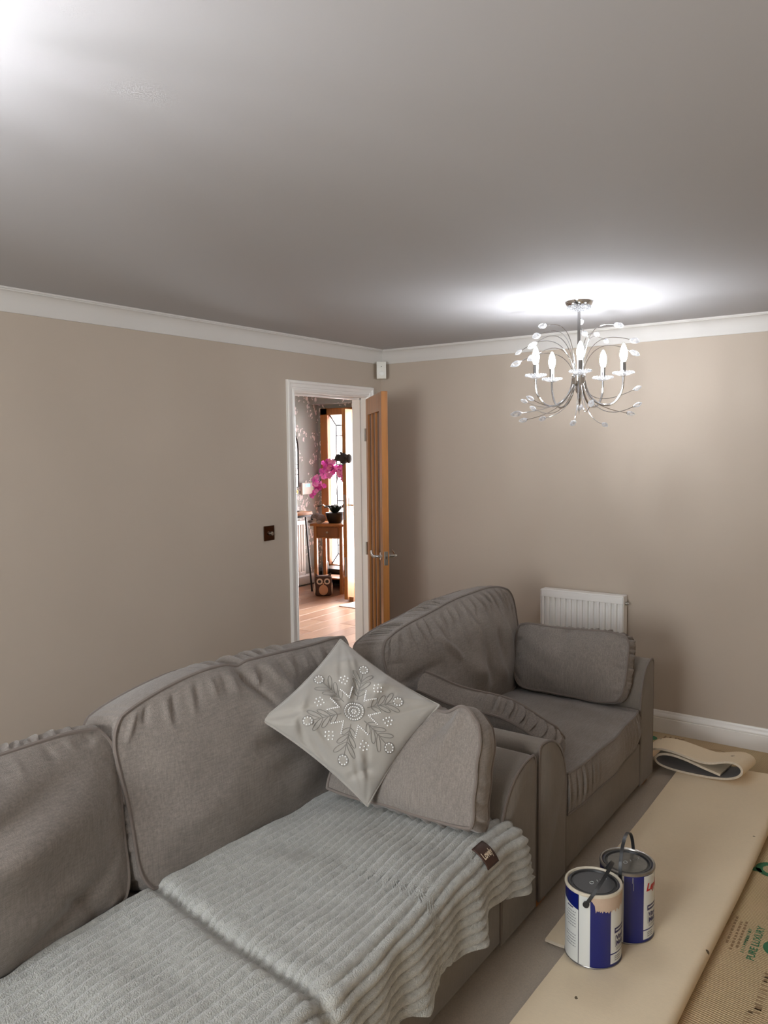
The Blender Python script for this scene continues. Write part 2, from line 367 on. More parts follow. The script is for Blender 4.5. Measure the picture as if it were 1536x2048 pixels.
for wd in woods: pm.append(MB().rbox((-.598, -.0945, -.012), (.598, .0945, 0), .002, 1).mesh('plank', wd, smooth=False))
rr = random.Random(4)
for j in range(17):
    y = .12+.095+j*.19; x = -1.0-rr.random()*1.0
    while x < HX-.02:
        if y < HY-.05:
            o = link('plank', pm[rr.randrange(3)], fh); o.location = (min(x+.6, HX-.6), y, 0 if x+1.2 < HX else -.0015)
        x += 1.2
hskp = [(0, 0), (.018, 0), (.018, .10), (.012, .112), (.006, .125), (0, .125)]
m_ = MB(); n_ = len(hskp)
m_.add([(t, HY-d, z) for t in (-1.6, HX) for d, z in hskp], [(i, (i+1) % n_, n_+(i+1) % n_, n_+i) for i in range(n_)]+[tuple(range(n_)), tuple(range(n_, 2*n_))])
struct('baseboard_hall', m_, M['white'])

# sidelight window: oak frame, obscure leaded glass
w1 = thing('window_1', (HX, (SL0+SL1)/2, 0), kind='structure')
fx0, fx1 = HX-.03, HX+.10
for nm, y0, y1, z0, z1 in (('window_frame', SL1-.115, SL1, .03, SLZ), ('window_frame', SL0-.06, SL0+.06, .0, SLZ), ('window_frame', SL0, SL1, SLZ-.085, SLZ), ('window_frame', SL0, SL1, .03, .235)):
    MB().rbox((fx0, y0, z0), (fx1, y1, z1), .006).build(nm, M['oak'], w1, smooth=False)
MB().rbox((fx0-.05, SL0-.02, .0), (HX+.1, SL1+.0, .045), .006).build('window_sill', M['oak'], w1, smooth=False)
gy0, gy1, gz0, gz1 = SL0+.06, SL1-.115, .235, SLZ-.085
pane = MB().box((HX+.03, gy0, gz0), (HX+.038, gy1, gz1)).build('pane', M['frost'], w1, smooth=False)
M['lead'] = mat('lead_came', (40, 36, 38), .5, bump=(80, .1, .001))
def lead(a, b): MB().tube([(HX+.026, *a), (HX+.026, *b)], .0085, 6).build('lead_strip', M['lead'], pane)
iy0, iy1, iz0, iz1 = gy0+.13, gy1-.10, gz0+.13, gz1-.13
for a, b in (((iy0, iz0), (iy1, iz0)), ((iy0, iz1), (iy1, iz1)), ((iy0, iz0), (iy0, iz1)), ((iy1, iz0), (iy1, iz1)), ((gy0, gz0), (iy0, iz0)), ((gy1, gz0), (iy1, iz0)), ((gy0, gz1), (iy0, iz1)), ((gy1, gz1), (iy1, iz1))): lead(a, b)
for yy in (iy0+(iy1-iy0)*.28, iy0+(iy1-iy0)*.72): lead((yy, iz0), (yy, iz1))
for zz in (iz1-.13, iz1-.50, iz1-.63, 1.05, .9, .48): lead((iy0, zz), (iy1, zz))
for zz in (1.46,): lead((gy0, zz), (gy1, zz))

# front door, standing open into the hall
fdr = thing('trim_5', (HX, FD0, 0), kind='structure')
for nm, lo, hi in (('jamb', (HX-.02, FD0-.05, 0), (HX+.12, FD0+.01, FDZ+.06)), ('jamb', (HX-.02, FD1-.01, 0), (HX+.12, SL0-.061, FDZ+.06)), ('head_lining', (HX-.02, FD0-.05, FDZ), (HX+.12, SL0-.061, FDZ+.06)), ('threshold', (HX-.02, FD0, 0), (HX+.14, FD1, .02))):
    MB().rbox(lo, hi, .003).build(nm, M['oak'], fdr, smooth=False)
W2, H2 = .945, 2.13
P2 = [('stile', 0, .12, 0, H2), ('stile', W2-.12, W2, 0, H2), ('top_rail', .12, W2-.12, H2-.16, H2), ('mid_rail', .12, W2-.12, .78, .95), ('bottom_rail', .12, W2-.12, 0, .22),
      ('muntin', .36, .40, .95, H2-.16), ('muntin', .545, .585, .95, H2-.16), ('muntin', .4525, .4925, .22, .78)]
K2 = [('panel', .12, .36, .95, H2-.16, M['oak_dark']), ('panel', .40, .545, .95, H2-.16, M['oak_dark']), ('panel', .585, W2-.12, .95, H2-.16, M['oak_dark']), ('panel', .12, .4525, .22, .78, M['oak_dark']), ('panel', .4925, W2-.12, .22, .78, M['oak_dark'])]
door2, D2 = door_leaf('door_2', (HX-.012, FD1-.02, 0), math.radians(180), W2, H2, .05, .02, K2, P2, M['oak'])
for sg in (-1, 1):
    o = MB().rbox((W2-.085, sg*.025-.004, .93), (W2-.045, sg*.025+.004, 1.17), .002).xf(D2).build('handle_plate', M['chrome_dark'], door2, smooth=False)
    MB().tube([(W2-.065, sg*.028, 1.08), (W2-.065, sg*.07, 1.08), (W2-.10, sg*.075, 1.08), (W2-.19, sg*.072, 1.08)], .009, 8).xf(D2).build('lever_handle', M['chrome_dark'], o)
MB().rbox((W2-.001, -.011, .92), (W2+.002, .011, 1.20), .001).xf(D2).build('latch_plate', M['chrome_dark'], door2, smooth=False)
MB().rbox((W2-.001, -.011, .28), (W2+.002, .011, .50), .001).xf(D2).build('latch_plate', M['chrome_dark'], door2, smooth=False)
MB().rbox((W2-.40, .024, .80), (W2-.26, .034, .86), .003).xf(D2).build('letter_flap', M['black'], door2, smooth=False)

# dark ornament hanging over the front door's edge
rr = random.Random(8); m_ = MB(); bx_ = HX-.012-W2
m_.sphere((bx_-.005, FD1-.02, 1.60), .060, 12, 8, (.7, 1.0, 1.05)); m_.sphere((bx_-.01, FD1+.05, 1.61), .042, 10, 7); m_.sphere((bx_+.02, FD1-.075, 1.60), .040, 10, 7, (1, .8, 1.3))
m_.tube([(bx_-.01, FD1+.07, 1.60), (bx_-.01, FD1+.125, 1.585)], [.022, .003], 8)
for i in range(14):
    a = rr.uniform(0, 6.28); m_.tube([(bx_-.03, FD1-.02+.03*math.cos(a), 1.60+.04*math.sin(a)), (bx_-.045, FD1-.02+.075*math.cos(a), 1.60+.085*math.sin(a))], [.012, .001], 5)
o = m_.build('hanging_ornament', mat('dark_brown_fluff', (40, 32, 28), .9, bump=(150, .6, .004)))
tag(recenter(o), 'small dark fluffy ornament hung over the edge of the open oak front door', 'ornament')
# wedge and mat
wd = MB().prism([(2.25, 0), (2.46, 0), (2.46, .012), (2.25, .055)], 'y', 1.990, 2.050).build('door_wedge', M['oak_dark'], smooth=False)
tag(recenter(wd), 'brown wooden wedge on the hall floor beside the open front door', 'door stop')
mt = MB().rbox((1.97, 1.22, 0), (3.10, 1.98, .008), .003).build('door_mat', mat('beige_mat_weave', (196, 180, 168), .95, bump=(200, .5, .003), var=(60, .1)), smooth=False)
tag(recenter(mt), 'thin pale mat on the hall floor inside the front door', 'mat')

# telephone table
TT = thing('side_table', (2.66, 2.60, 0), 'narrow oak side table with one drawer holding a purple orchid', 'table')
TM = Matrix.Translation((2.66, 2.60, 0)) @ Matrix.Rotation(math.radians(14), 4, 'Z')
def TB(nm, lo, hi, mt, par=TT, r=.004): return MB().rbox(lo, hi, r).xf(TM).build(nm, mt, par, smooth=False)
for sx in (-1, 1):
    for sy in (-1, 1): TB('leg', (sx*.125-.02, sy*.165-.02, 0), (sx*.125+.02, sy*.165+.02, .80), M['oak'])
TB('tabletop', (-.175, -.215, .805), (.175, .215, .83), M['oak'])
TB('apron', (-.135, -.175, .655), (.135, .175, .805), M['oak'])
dr = TB('drawer', (-.150, -.135, .675), (-.13, .135, .785), M['oak_dark'])
MB().sphere((-.158, 0, .73), .014, 10, 8).xf(TM).build('knob', M['chrome_dark'], dr)
TB('stretcher', (-.13, -.15, .17), (.13, .15, .185), M['oak'])

# orchid
OR = thing('orchid', (2.680, 2.575, .83), 'tall purple orchid in a dark bowl on the narrow oak side table', 'plant')
M['leafgreen'] = mat('dark_orchid_leaf', (34, 46, 34), .3, var=(8, .2), bump=(30, .1, .002))
M['petal'] = mat('purple_petal', (226, 104, 202), .55, var=(30, .22), sheen=.2, bump=(60, .1, .001))
M['petal2'] = mat('petal_pale', (238, 158, 220), .55, var=(30, .2), sheen=.2, bump=(60, .1, .001))
M['petal3'] = mat('petal_heart', (186, 52, 150), .5, var=(30, .2), bump=(60, .1, .001))
ox, oy = 2.680, 2.575
MB().lathe([(0, .83), (.075, .83), (.10, .87), (.118, .95), (.112, .955), (.09, .94), (0, .94)], 24, (ox, oy, 0)).build('pot', M['black'], OR)
rr = random.Random(3)
for i in range(9):
    a = i*2*math.pi/9+rr.uniform(-.2, .2); ln = rr.uniform(.14, .21); wdt = .030; v = []; f = []
    for j in range(7):
        t = j/6; r = .02+ln*t; z = .945+.09*math.sin(t*2.2)*rr.uniform(.8, 1.2); ww = wdt*math.sin(math.pi*min(1, .12+.88*t))**.7+.002
        for s in (-1, 0, 1): v.append((ox+r*math.cos(a)-s*ww*math.sin(a), oy+r*math.sin(a)+s*ww*math.cos(a), z+(.006 if s else -.004)))
    for j in range(6):
        for s in (0, 1): f.append((j*3+s, j*3+s+1, j*3+s+4, j*3+s+3))
    o = MB().add(v, f).build('leaf', M['leafgreen'], OR); sol = o.modifiers.new('thickness', 'SOLIDIFY'); sol.thickness = .003
ctr = Vector((ox, oy, 0))
cd_ = Vector((CAM.x-ox, CAM.y-oy, 0)).normalized(); cr_ = Vector((-cd_.y, cd_.x, 0))   # towards the living room / sideways
sp = []
for k, (lat, top, droop) in enumerate(((-.02, 1.50, -.20), (.06, 1.46, .10))):
    pts = []
    for j in range(13):
        t = j/12
        if t < .6: q = t/.6; pts.append(ctr+cr_*(lat*q)+cd_*.02*q+Vector((0, 0, .94+(top-.94)*math.sin(q*math.pi/2))))
        else:
            q = (t-.6)/.4; pts.append(ctr+cr_*(lat+droop*q)+cd_*(.02+.05*q)+Vector((0, 0, top-.22*q*q*(1.3 if k == 0 else .8))))
    MB().tube(pts, .004, 6).build('flower_stem', M['leafgreen'], OR); sp.append(pts)
def flower_mesh(seed):
    r = random.Random(seed); m = MB(); mats = []
    for i in range(5):
        a = i*2*math.pi/5+.3; L_ = .034 if i % 2 else .030; W_ = .017 if i in (1, 4) else .013; v = [(0, 0, 0)]; 
        for j in range(9):
            t = 2*math.pi*j/9; u = L_*.55+L_*.5*math.cos(t); q = W_*math.sin(t)
            v.append((u*math.cos(a)-q*math.sin(a), u*math.sin(a)+q*math.cos(a), .010*(u/L_)**2+r.uniform(-.002, .002)))
        m.add([(p[0], p[1], p[2]) for p in v], [(0, 1+j, 1+(j+1) % 9) for j in range(9)])
    m.sphere((0, 0, .006), .008, 8, 6)
    return m
fmesh = [flower_mesh(i).mesh('flower', mt) for i, mt in enumerate((M['petal'], M['petal2'], M['petal3'], M['petal']))]
rr = random.Random(11)
for k in range(74):
    st = sp[0] if k % 8 < 5 else sp[1]; base = st[rr.randrange(6, 13)]
    p = base+cr_*rr.gauss(0, .032)+cd_*rr.uniform(-.02, .07)+Vector((0, 0, rr.gauss(-.005, .038)))
    o = link('flower', fmesh[rr.choice((0, 1, 1, 1, 2, 3))], OR)
    nd = (cd_+Vector((rr.uniform(-.6, .6), rr.uniform(-.6, .6), rr.uniform(-.3, .6)))).normalized()
    o.matrix_basis = Matrix.Translation(p) @ nd.to_track_quat('Z', 'Y').to_matrix().to_4x4() @ Matrix.Rotation(rr.uniform(0, 6), 4, 'Z') @ Matrix.Scale(rr.uniform(.85, 1.25), 4)

# plush dog lying on the table edge
PD = thing('plush_dog', (2.52, 2.76, .83), 'floppy grey plush dog draped on the side table corner by the orchid', 'soft toy')
plush = mat('grey_brown_plush', (118, 104, 98), .95, sheen=.5, bump=(300, .8, .005), var=(40, .15)); plushd = mat('dark_plush', (52, 44, 42), .95, sheen=.4, bump=(300, .8, .005))
plushl = mat('pale_plush', (168, 152, 142), .95, sheen=.5, bump=(300, .8, .005))
px, py, pz = 2.54, 2.745, .83
MB().sphere((px+.018, py-.045, pz+.055), .060, 14, 10, (1, 1.12, .9)).build('body', plush, PD)
hd = MB().sphere((px-.01, py, pz+.075), .052, 14, 10, (1, 1.1, .95)).build('head', plush, PD)
MB().sphere((px-.055, py-.005, pz+.045), .028, 12, 8, (1.2, 1, .8)).build('snout', plushl, hd)
MB().sphere((px-.088, py-.006, pz+.052), .010, 8, 6).build('nose', M['black'], hd)
for s in (-1, 1):
    MB().sphere((px-.01, py+s*.06, pz+.050), .034, 12, 8, (.7, .5, 1.35)).build('ear', plushd, hd)
    MB().sphere((px-.052, py+s*.02, pz+.092), .006, 8, 6).build('eye', M['black'], hd)
    MB().sphere((px-.035, py+s*.066, pz+.018), .026, 12, 8, (1.5, 1, .8)).build('paw', plush if s > 0 else plushl, PD)

# owl door stop under the table
OW = thing('owl_doorstop', (2.40, 2.545, 0), 'brown fabric owl door stop standing in front of the side table', 'door stop')
OMx = Matrix.Translation((2.40, 2.545, 0)) @ Matrix.Rotation(math.atan2(CAM.y-2.545, CAM.x-2.40), 4, 'Z')   # local +x faces the doorway
def OB(nm, mb, mt, par=OW): return mb.xf(OMx).build(nm, mt, par)
brown = mat('brown_felt', (74, 50, 40), .9, bump=(300, .4, .002)); cream = mat('cream_felt', (206, 188, 170), .9, bump=(300, .4, .002)); tan = mat('tan_felt', (186, 142, 110), .9, bump=(300, .4, .002))
body = OB('body', MB().rbox((-.07, -.10, 0), (.07, .10, .235), .035, 4), brown)
for s in (-1, 1):
    e = OB('eye', MB().lathe([(0, 0), (.036, 0), (.034, .006), (0, .008)], 20, axis='x').xf(Matrix.Translation((.070, s*.043, .175))), cream, body)
    OB('pupil', MB().lathe([(0, 0), (.020, 0), (.018, .005), (0, .006)], 16, axis='x').xf(Matrix.Translation((.077, s*.043, .175))), M['black'], e)
    OB('wing', MB().sphere((.02, s*.098, .085), .05, 12, 8, (.9, .25, 1.5)), cream, body)
    OB('ear', MB().tube([(0, s*.07, .225), (0, s*.092, .262)], [.022, .003], 8), brown, body)
OB('belly', MB().sphere((.068, 0, .075), .05, 14, 10, (.2, 1.1, 1.25)), tan, body)
OB('beak', MB().tube([(.072, 0, .155), (.082, 0, .125)], [.012, .002], 8), tan, body)

# low dark rack with a pale box, and a standing brush behind the owl
RK = thing('shoe_rack', (2.98, 2.62, 0), 'low black rack on the floor behind the side table', 'rack')
MB().rbox((2.86, 2.22, .19), (3.10, 3.02, .235), .004).build('shelf', M['black'], RK, smooth=False)
MB().rbox((2.86, 2.22, .03), (3.10, 3.02, .055), .004).build('shelf', M['black'], RK, smooth=False)
for yy in (2.22, 2.98): MB().rbox((2.86, yy, 0), (3.10, yy+.04, .235), .004).build('end_panel', M['black'], RK, smooth=False)
MB().rbox((3.085, 2.22, .05), (3.10, 3.02, .2), .002).build('back_panel', M['black'], RK, smooth=False)
bx = MB().rbox((2.87, 2.30, .056), (3.07, 2.60, .17), .008).build('cardboard_box', mat('pale_card', (206, 186, 172), .8, bump=(50, .1, .001)), smooth=False)
tag(recenter(bx), 'pale box pushed into the low black rack', 'box')
sb = MB().rbox((2.78, 2.80, 0), (2.83, 2.885, .34), .03, 3).build('slipper', M['dark']); tag(recenter(sb), 'dark slipper standing upright behind the owl door stop', 'slipper')

# console table with its things, on the hall back wall
CT = thing('console_table', (1.95, 3.05, 0), 'oak topped console table with black metal legs in the hall', 'table')
MB().rbox((1.50, 2.86, .925), (2.60, 3.20, .962), .004).build('tabletop', M['oak'], CT, smooth=False)
MB().rbox((1.52, 2.87, .90), (2.58, 3.19, .926), .003).build('under_frame', M['black'], CT, smooth=False)
for xx in (1.55, 2.50):
    for (a, b) in ((2.885, 2.83), (3.105, 3.125)):
        MB().tube([(xx, a, .91), (xx+(.03 if xx > 2 else -.03), b, .0)], .011, 8).build('leg', M['black'], CT)
LS = thing('candle_stand', (2.49, 3.02, .962), 'slim black stand with a brass ball on the console table', 'ornament')
MB().lathe([(0, .962), (.045, .962), (.045, .97), (.006, .975), (.004, 1.18), (0, 1.18)], 20, (2.49, 3.02, 0)).build('stand', M['black'], LS)
MB().sphere((2.49, 3.02, 1.20), .028, 14, 10).build('ball', mat('brass', (190, 150, 70), .25, metal=1., bump=(30, .02, .001)), LS)
MR = thing('arched_mirror', (2.42, HY-.02, 1.35), 'arched wall mirror with a thin black frame above the console table', 'mirror')
arc = [(2.09, 1.24), (2.79, 1.24)]+[(2.44+.35*math.cos(t), 1.72+.35*math.sin(t)) for t in np.linspace(0, math.pi, 21)]
MB().prism([(p[0], p[1]) for p in arc], 'y', HY-.012, HY).build('glass', mat('mirror_silver', (235, 235, 235), .02, metal=1., bump=(5, .005, .001)), MR, smooth=False)
MB().tube([(p[0], HY-.012, p[1]) for p in arc], .011, 8, closed=True).build('frame', M['black'], MR)
KP = thing('wall_controller', (2.88, HY, 1.16), 'white wall controller with a small blue screen on the wallpaper', 'controller')
MB().rbox((2.84, HY-.03, 1.14), (3.06, HY, 1.29), .006).build('case', M['plastic'], KP, smooth=False)
MB().box((2.90, HY-.032, 1.235), (2.99, HY-.03, 1.275)).build('screen', mat('blue_screen', (120, 180, 225), .2, emit=((120, 190, 240), .8), bump=(5, .01, .001)), KP, smooth=False)

def radiator(name, lo, width, height, depth, nfl, axis, label, valve_end=None):
    """steel panel radiator; axis 'y' : hangs on x=lo[0] plane facing -x, runs towards -y ; axis 'x' : faces -y"""
    root = thing(name, lo, label, 'radiator')
    def tr(mb): # local: u along width, t outwards, z up
        out = MB(); 
        for p in mb.v: pass
        if axis == 'y': mb.v = [(lo[0]-p[1], lo[1]-p[0], lo[2]+p[2]) for p in mb.v]
        else: mb.v = [(lo[0]+p[0], lo[1]-p[1], lo[2]+p[2]) for p in mb.v]
        return mb
    t0, t1 = .035, depth
    tr(MB().rbox((0, t0, 0), (width, t1-.018, height), .004)).build('panel', M['radiator'], root, smooth=False)
    mtop, mbot, side = .045, .045, .012
    for z0, z1, nm in ((height-mtop, height-.004, 'top_band'), (0.004, mbot, 'bottom_band')):
        tr(MB().rbox((.002, t1-.020, z0), (width-.002, t1, z1), .003)).build(nm, M['radiator'], root, smooth=False)
    pit = (width-2*side)/nfl; rw = pit*.50
    rib = None
    for i in range(nfl+1):
        c = side+i*pit; a, b = max(c-rw/2, 0.002), min(c+rw/2, width-.002)
        tr(MB().rbox((a, t1-.020, mbot-.002), (b, t1-.0005, height-mtop+.002), .004)).build('rib', M['radiator'], root, smooth=False)
    tr(MB().rbox((-.002, t0-.012, height-.006), (width+.002, t1+.001, height+.004), .003)).build('top_grille', M['radiator'], root, smooth=False)
    for u in (-.003, width-.001): tr(MB().rbox((u, t0-.012, .0), (u+.004, t1, height), .001)).build('side_panel', M['radiator'], root, smooth=False)
    for u in (.1, width-.1): tr(MB().rbox((u-.015, 0, .05), (u+.015, t0, height-.05), .002)).build('bracket', M['radiator'], root, smooth=False)
    if valve_end is not None:
        u = width if valve_end else 0
        tr(MB().tube([(u-.004, t0+.018, height-.045), (u+.016, t0+.018, height-.045)], .011, 12)).build('vent_plug', M['chrome_dark'], root)
        tr(MB().tube([(u+.016, t0+.018, height-.045), (u+.024, t0+.018, height-.045)], .006, 8)).build('bleed_valve', M['chrome'], root)
    return root
radiator('panel_radiator', (2.16, HY, .14), .64, .68, .095, 13, 'x', 'ribbed panel radiator on the hall wall under the console table')

# ------------------------------------------------------------------ living room: wall fittings
radiator('panel_radiator', (0, -1.277, .205), .523, .60, .092, 14, 'y', 'small white ribbed panel radiator on the taupe wall behind the armchair', valve_end=1)

SW = thing('light_switch', (-1.205, 0, 1.155), 'square bronze dimmer switch plate beside the doorway', 'switch')
MB().rbox((-1.250, -.007, 1.155), (-1.160, .0, 1.245), .003).build('plate', M['bronze'], SW, smooth=False)
kb = MB().lathe([(0, 0), (.014, 0), (.012, .016), (.010, .018), (0, .018)], 20, axis='y').xf(Matrix.Scale(-1, 4, (0, 1, 0))).xf(Matrix.Translation((-1.198, -.007, 1.198))).build('dimmer_knob', M['chrome_dark'], SW)

PS = thing('motion_sensor', (-.09, -.06, 2.2), 'small white motion sensor fixed in the ceiling corner above the door', 'sensor')
PM = Matrix.Translation((-.075, -.055, 2.195)) @ Matrix.Rotation(math.atan2(CAM.y+.06, CAM.x+.09), 4, 'Z')
pb = MB().prism([(-.035, 0), (.020, 0), (.028, .02), (.026, .085), (.016, .118), (-.035, .118)], 'y', -.033, .033).xf(PM).build('housing', M['plastic'], PS, angle=60)
MB().sphere((.018, 0, .036), .024, 16, 10, (.62, 1.05, .95)).xf(PM).build('lens', M['lens'], pb)
MB().sphere((.026, 0, .083), .003, 8, 6).xf(PM).build('indicator', M['black'], pb)

# ------------------------------------------------------------------ chandeliers
CX, CY = -.96, -1.85
away = Vector((CX-CAM.x, CY-CAM.y, 0)).normalized(); side = Vector((away.y, -away.x, 0))      # away from / across the room's long view
def leaf_mesh():
    m = MB(); n = 12; rings = 8; v = []; f = []
    for j in range(rings+1):
        t = j/rings; L_ = t*.056; w_ = .0155*math.sin(math.pi*t**.9)**.85
        for i in range(n):
            a = 2*math.pi*i/n; v.append((w_*math.cos(a), .72*w_*math.sin(a)*(1.15 if i % 2 else .9), L_))
    for j in range(rings):
        for i in range(n): f.append((j*n+i, j*n+(i+1) % n, (j+1)*n+(i+1) % n, (j+1)*n+i))
    m.add(v, f); return m.mesh('crystal_leaf', M['crystal'], smooth=True, angle=20)
LEAF = leaf_mesh()
CH = thing('chandelier', (CX, CY, H), 'chrome five-arm chandelier with crystal leaf sprays hanging before the radiator wall', 'chandelier', 'matching chrome chandeliers')
C0 = Vector((CX, CY, 0))
MB().lathe([(0, H-.034), (.012, H-.034), (.040, H-.030), (.058, H-.020), (.066, H-.008), (.067, H), (0, H)], 36, (CX, CY, 0)).build('canopy', M['chrome'], CH)
m_ = MB()
for k, (r_, n_, z_) in enumerate(((.052, 18, H-.030), (.036, 13, H-.038), (.020, 8, H-.042))):
    for i in range(n_):
        a = 2*math.pi*i/n_; m_.sphere((CX+r_*math.cos(a), CY+r_*math.sin(a), z_), .0078, 8, 6)
o = m_.build('bead_ring', M['crystal'], CH); o['kind'] = 'stuff'
MB().lathe([(0, 2.02), (.0075, 2.02), (.0075, H-.03), (0, H-.03)], 12, (CX, CY, 0)).build('stem', M['chrome'], CH)
MB().lathe([(0, 1.955), (.006, 1.957), (.012, 1.965), (.016, 1.98), (.013, 1.995), (.030, 2.005), (.034, 2.02), (.034, 2.045), (.028, 2.052), (.010, 2.06), (0, 2.06)], 24, (CX, CY, 0)).build('hub', M['chrome'], CH)
toward = -away
for k in range(5):
    a = math.radians(2+72*k); d = toward*math.cos(a)+side*math.sin(a)
    pts = []
    for j in range(25):
        t = j/24
        # from the hub down and outwards, then up to the cup (a J)
        P0 = Vector((.028, 2.03)); P1 = Vector((.045, 1.86)); P2 = Vector((.225, 1.845)); P3 = Vector((.215, 2.03))
        q = P0*(1-t)**3+P1*3*t*(1-t)**2+P2*3*t*t*(1-t)+P3*t**3
        pts.append(C0+d*q.x+Vector((0, 0, q.y)))
    arm = MB().tube(pts, .0055, 10).build('arm', M['chrome'], CH)
    c = C0+d*.215
    seg = 20; v = []
    MB().lathe([(0, 2.028), (.012, 2.030), (.030, 2.036), (.048, 2.046), (.049, 2.048), (.030, 2.041), (.012, 2.037), (0, 2.037)], 20, (c.x, c.y, 0)).build('drip_dish', M['crystal_dish'], arm)
    m_ = MB()
    for i in range(20):
        q = 2*math.pi*i/20; m_.sphere((c.x+.047*math.cos(q), c.y+.047*math.sin(q), 2.047), .0058, 6, 5)
    m_.build('dish_rim', M['crystal'], arm)
    MB().lathe([(0, 2.034), (.014, 2.034), (.0145, 2.04), (.0125, 2.045), (.0125, 2.098), (.010, 2.100), (0, 2.100)], 20, (c.x, c.y, 0)).build('candle_sleeve', M['chrome'], arm)
    MB().lathe([(0, 2.098), (.009, 2.099), (.012, 2.106), (.0165, 2.122), (.0175, 2.136), (.0150, 2.153), (.0095, 2.170), (.004, 2.181), (0, 2.184)], 14, (c.x, c.y, 0)).build('bulb', M['bulb'], arm)
# sprays : (sideways, height, radius from the stem, front/back, droop)
tops = [(1097, 646, .23, -1), (1085, 663, .25, 1), (1078, 679, .24, -1), (1049, 693, .30, 1), (1047, 715, .31, -1), (1077, 704, .27, -1), (1163, 637, .10, 1), (1170, 662, .20, 1), (1191, 667, .21, -1), (1208, 679, .25, 1), (1227, 651, .22, -1), (1257, 681, .28, 1), (1258, 703, .30, -1)]
bots = [(1060, 797, .29, 1), (1073, 793, .27, -1), (1049, 818, .31, -1), (1077, 812, .28, 1), (1060, 831, .29, 1), (1096, 829, .25, -1), (1151, 838, .22, -1), (1162, 815, .16, 1), (1182, 808, .16, -1), (1207, 843, .26, -1), (1264, 778, .29, 1), (1265, 810, .30, -1), (1252, 822, .27, 1)]
rr = random.Random(5)
D0 = (C0-Vector((CAM.x, CAM.y, 0))).length
for lst, isup in ((tops, True), (bots, False)):
    for (ux, uy, R, sgn) in lst:
        lat = (ux-1160)/405.; R = max(R, abs(lat)+.01); dep = sgn*math.sqrt(R*R-lat*lat)
        sc = (D0+dep)/D0; lat *= sc
        z = CAM.z+(H-CAM.z-(uy-603)/405.)*sc
        end = C0+side*lat+away*dep+Vector((0, 0, z)); out = (side*lat+away*dep).normalized()
        if isup:
            hgt = max(.04, z-2.05)
            p0 = C0+out*.020+Vector((0, 0, 2.03)); p1 = p0+out*.02+Vector((0, 0, hgt*.8+.05)); p2 = end-out*(R*.55)+Vector((0, 0, .03 if z > 2.2 else .09)); p3 = end
        else:
            p0 = C0+out*.020+Vector((0, 0, 2.02)); p1 = p0+out*.03+Vector((0, 0, -.10)); p2 = Vector((end.x, end.y, z))-out*R*.55+Vector((0, 0, .02 if z < 1.88 else -.07)); p3 = end
        pts = [p0*(1-t)**3+p1*3*t*(1-t)**2+p2*3*t*t*(1-t)+p3*t**3 for t in np.linspace(0, 1, 17)]
        wire = MB().tube(pts, .0017, 6).build('spray_wire', M['chrome'], CH)
        d = (pts[-1]-pts[-2]).normalized()
        o = link('crystal_leaf', LEAF, wire); s_ = rr.uniform(.85, 1.15)
        o.matrix_basis = Matrix.Translation(pts[-1]-d*.003) @ d.to_track_quat('Z', 'Y').to_matrix().to_4x4() @ Matrix.Rotation(rr.uniform(-.7, .7), 4, 'Z') @ Matrix.Scale(s_, 4)
        cp_ = pts[-1]; MB().sphere(cp_, .0045, 8, 6).build('leaf_cap', M['chrome'], wire)
CH2 = copy_tree(CH); CH2.location = (-4.34, CY, H); CH2.rotation_euler = (0, 0, .6); CH2['label'] = 'chrome five-arm chandelier with crystal leaf sprays hanging over the long sofa'

# ------------------------------------------------------------------ floor coverings
def carpet_mat():
    m = mat('beige_carpet_pile', (196, 181, 162), .97, spec=.1, sheen=.3, bump=(700, .9, .004), var=(220, .12)); return m
def backing_mat():
    m = mat('cream_carpet_backing', (234, 216, 186), .9, spec=.2, bump=(350, .25, .0015), var=(2.2, .04), streak=[(300, 60, 60, .03)])
    N = m.node_tree.nodes; L = m.node_tree.links; b = N['Principled BSDF']
    lnk = b.inputs['Base Color'].links[0].from_socket
    tc = N.new('ShaderNodeTexCoord'); vo = N.new('ShaderNodeTexVoronoi'); vo.inputs['Scale'].default_value = 7.0; L.new(tc.outputs['Object'], vo.inputs['Vector'])
    n1 = N.new('ShaderNodeTexNoise'); n1.inputs['Scale'].default_value = 90; L.new(tc.outputs['Object'], n1.inputs['Vector'])
    ad = N.new('ShaderNodeMath'); ad.operation = 'MULTIPLY_ADD'; L.new(n1.outputs[0], ad.inputs[0]); ad.inputs[1].default_value = .10; L.new(vo.outputs['Distance'], ad.inputs[2])
    lt = N.new('ShaderNodeMath'); lt.operation = 'LESS_THAN'; lt.inputs[1].default_value = .105; L.new(ad.outputs[0], lt.inputs[0])
    mx = N.new('ShaderNodeMix'); mx.data_type = 'RGBA'; L.new(lt.outputs[0], mx.inputs[0]); L.new(lnk, mx.inputs[6]); mx.inputs[7].default_value = (*lin((112, 98, 80)), 1)
    L.new(mx.outputs[2], b.inputs['Base Color'])
    return m
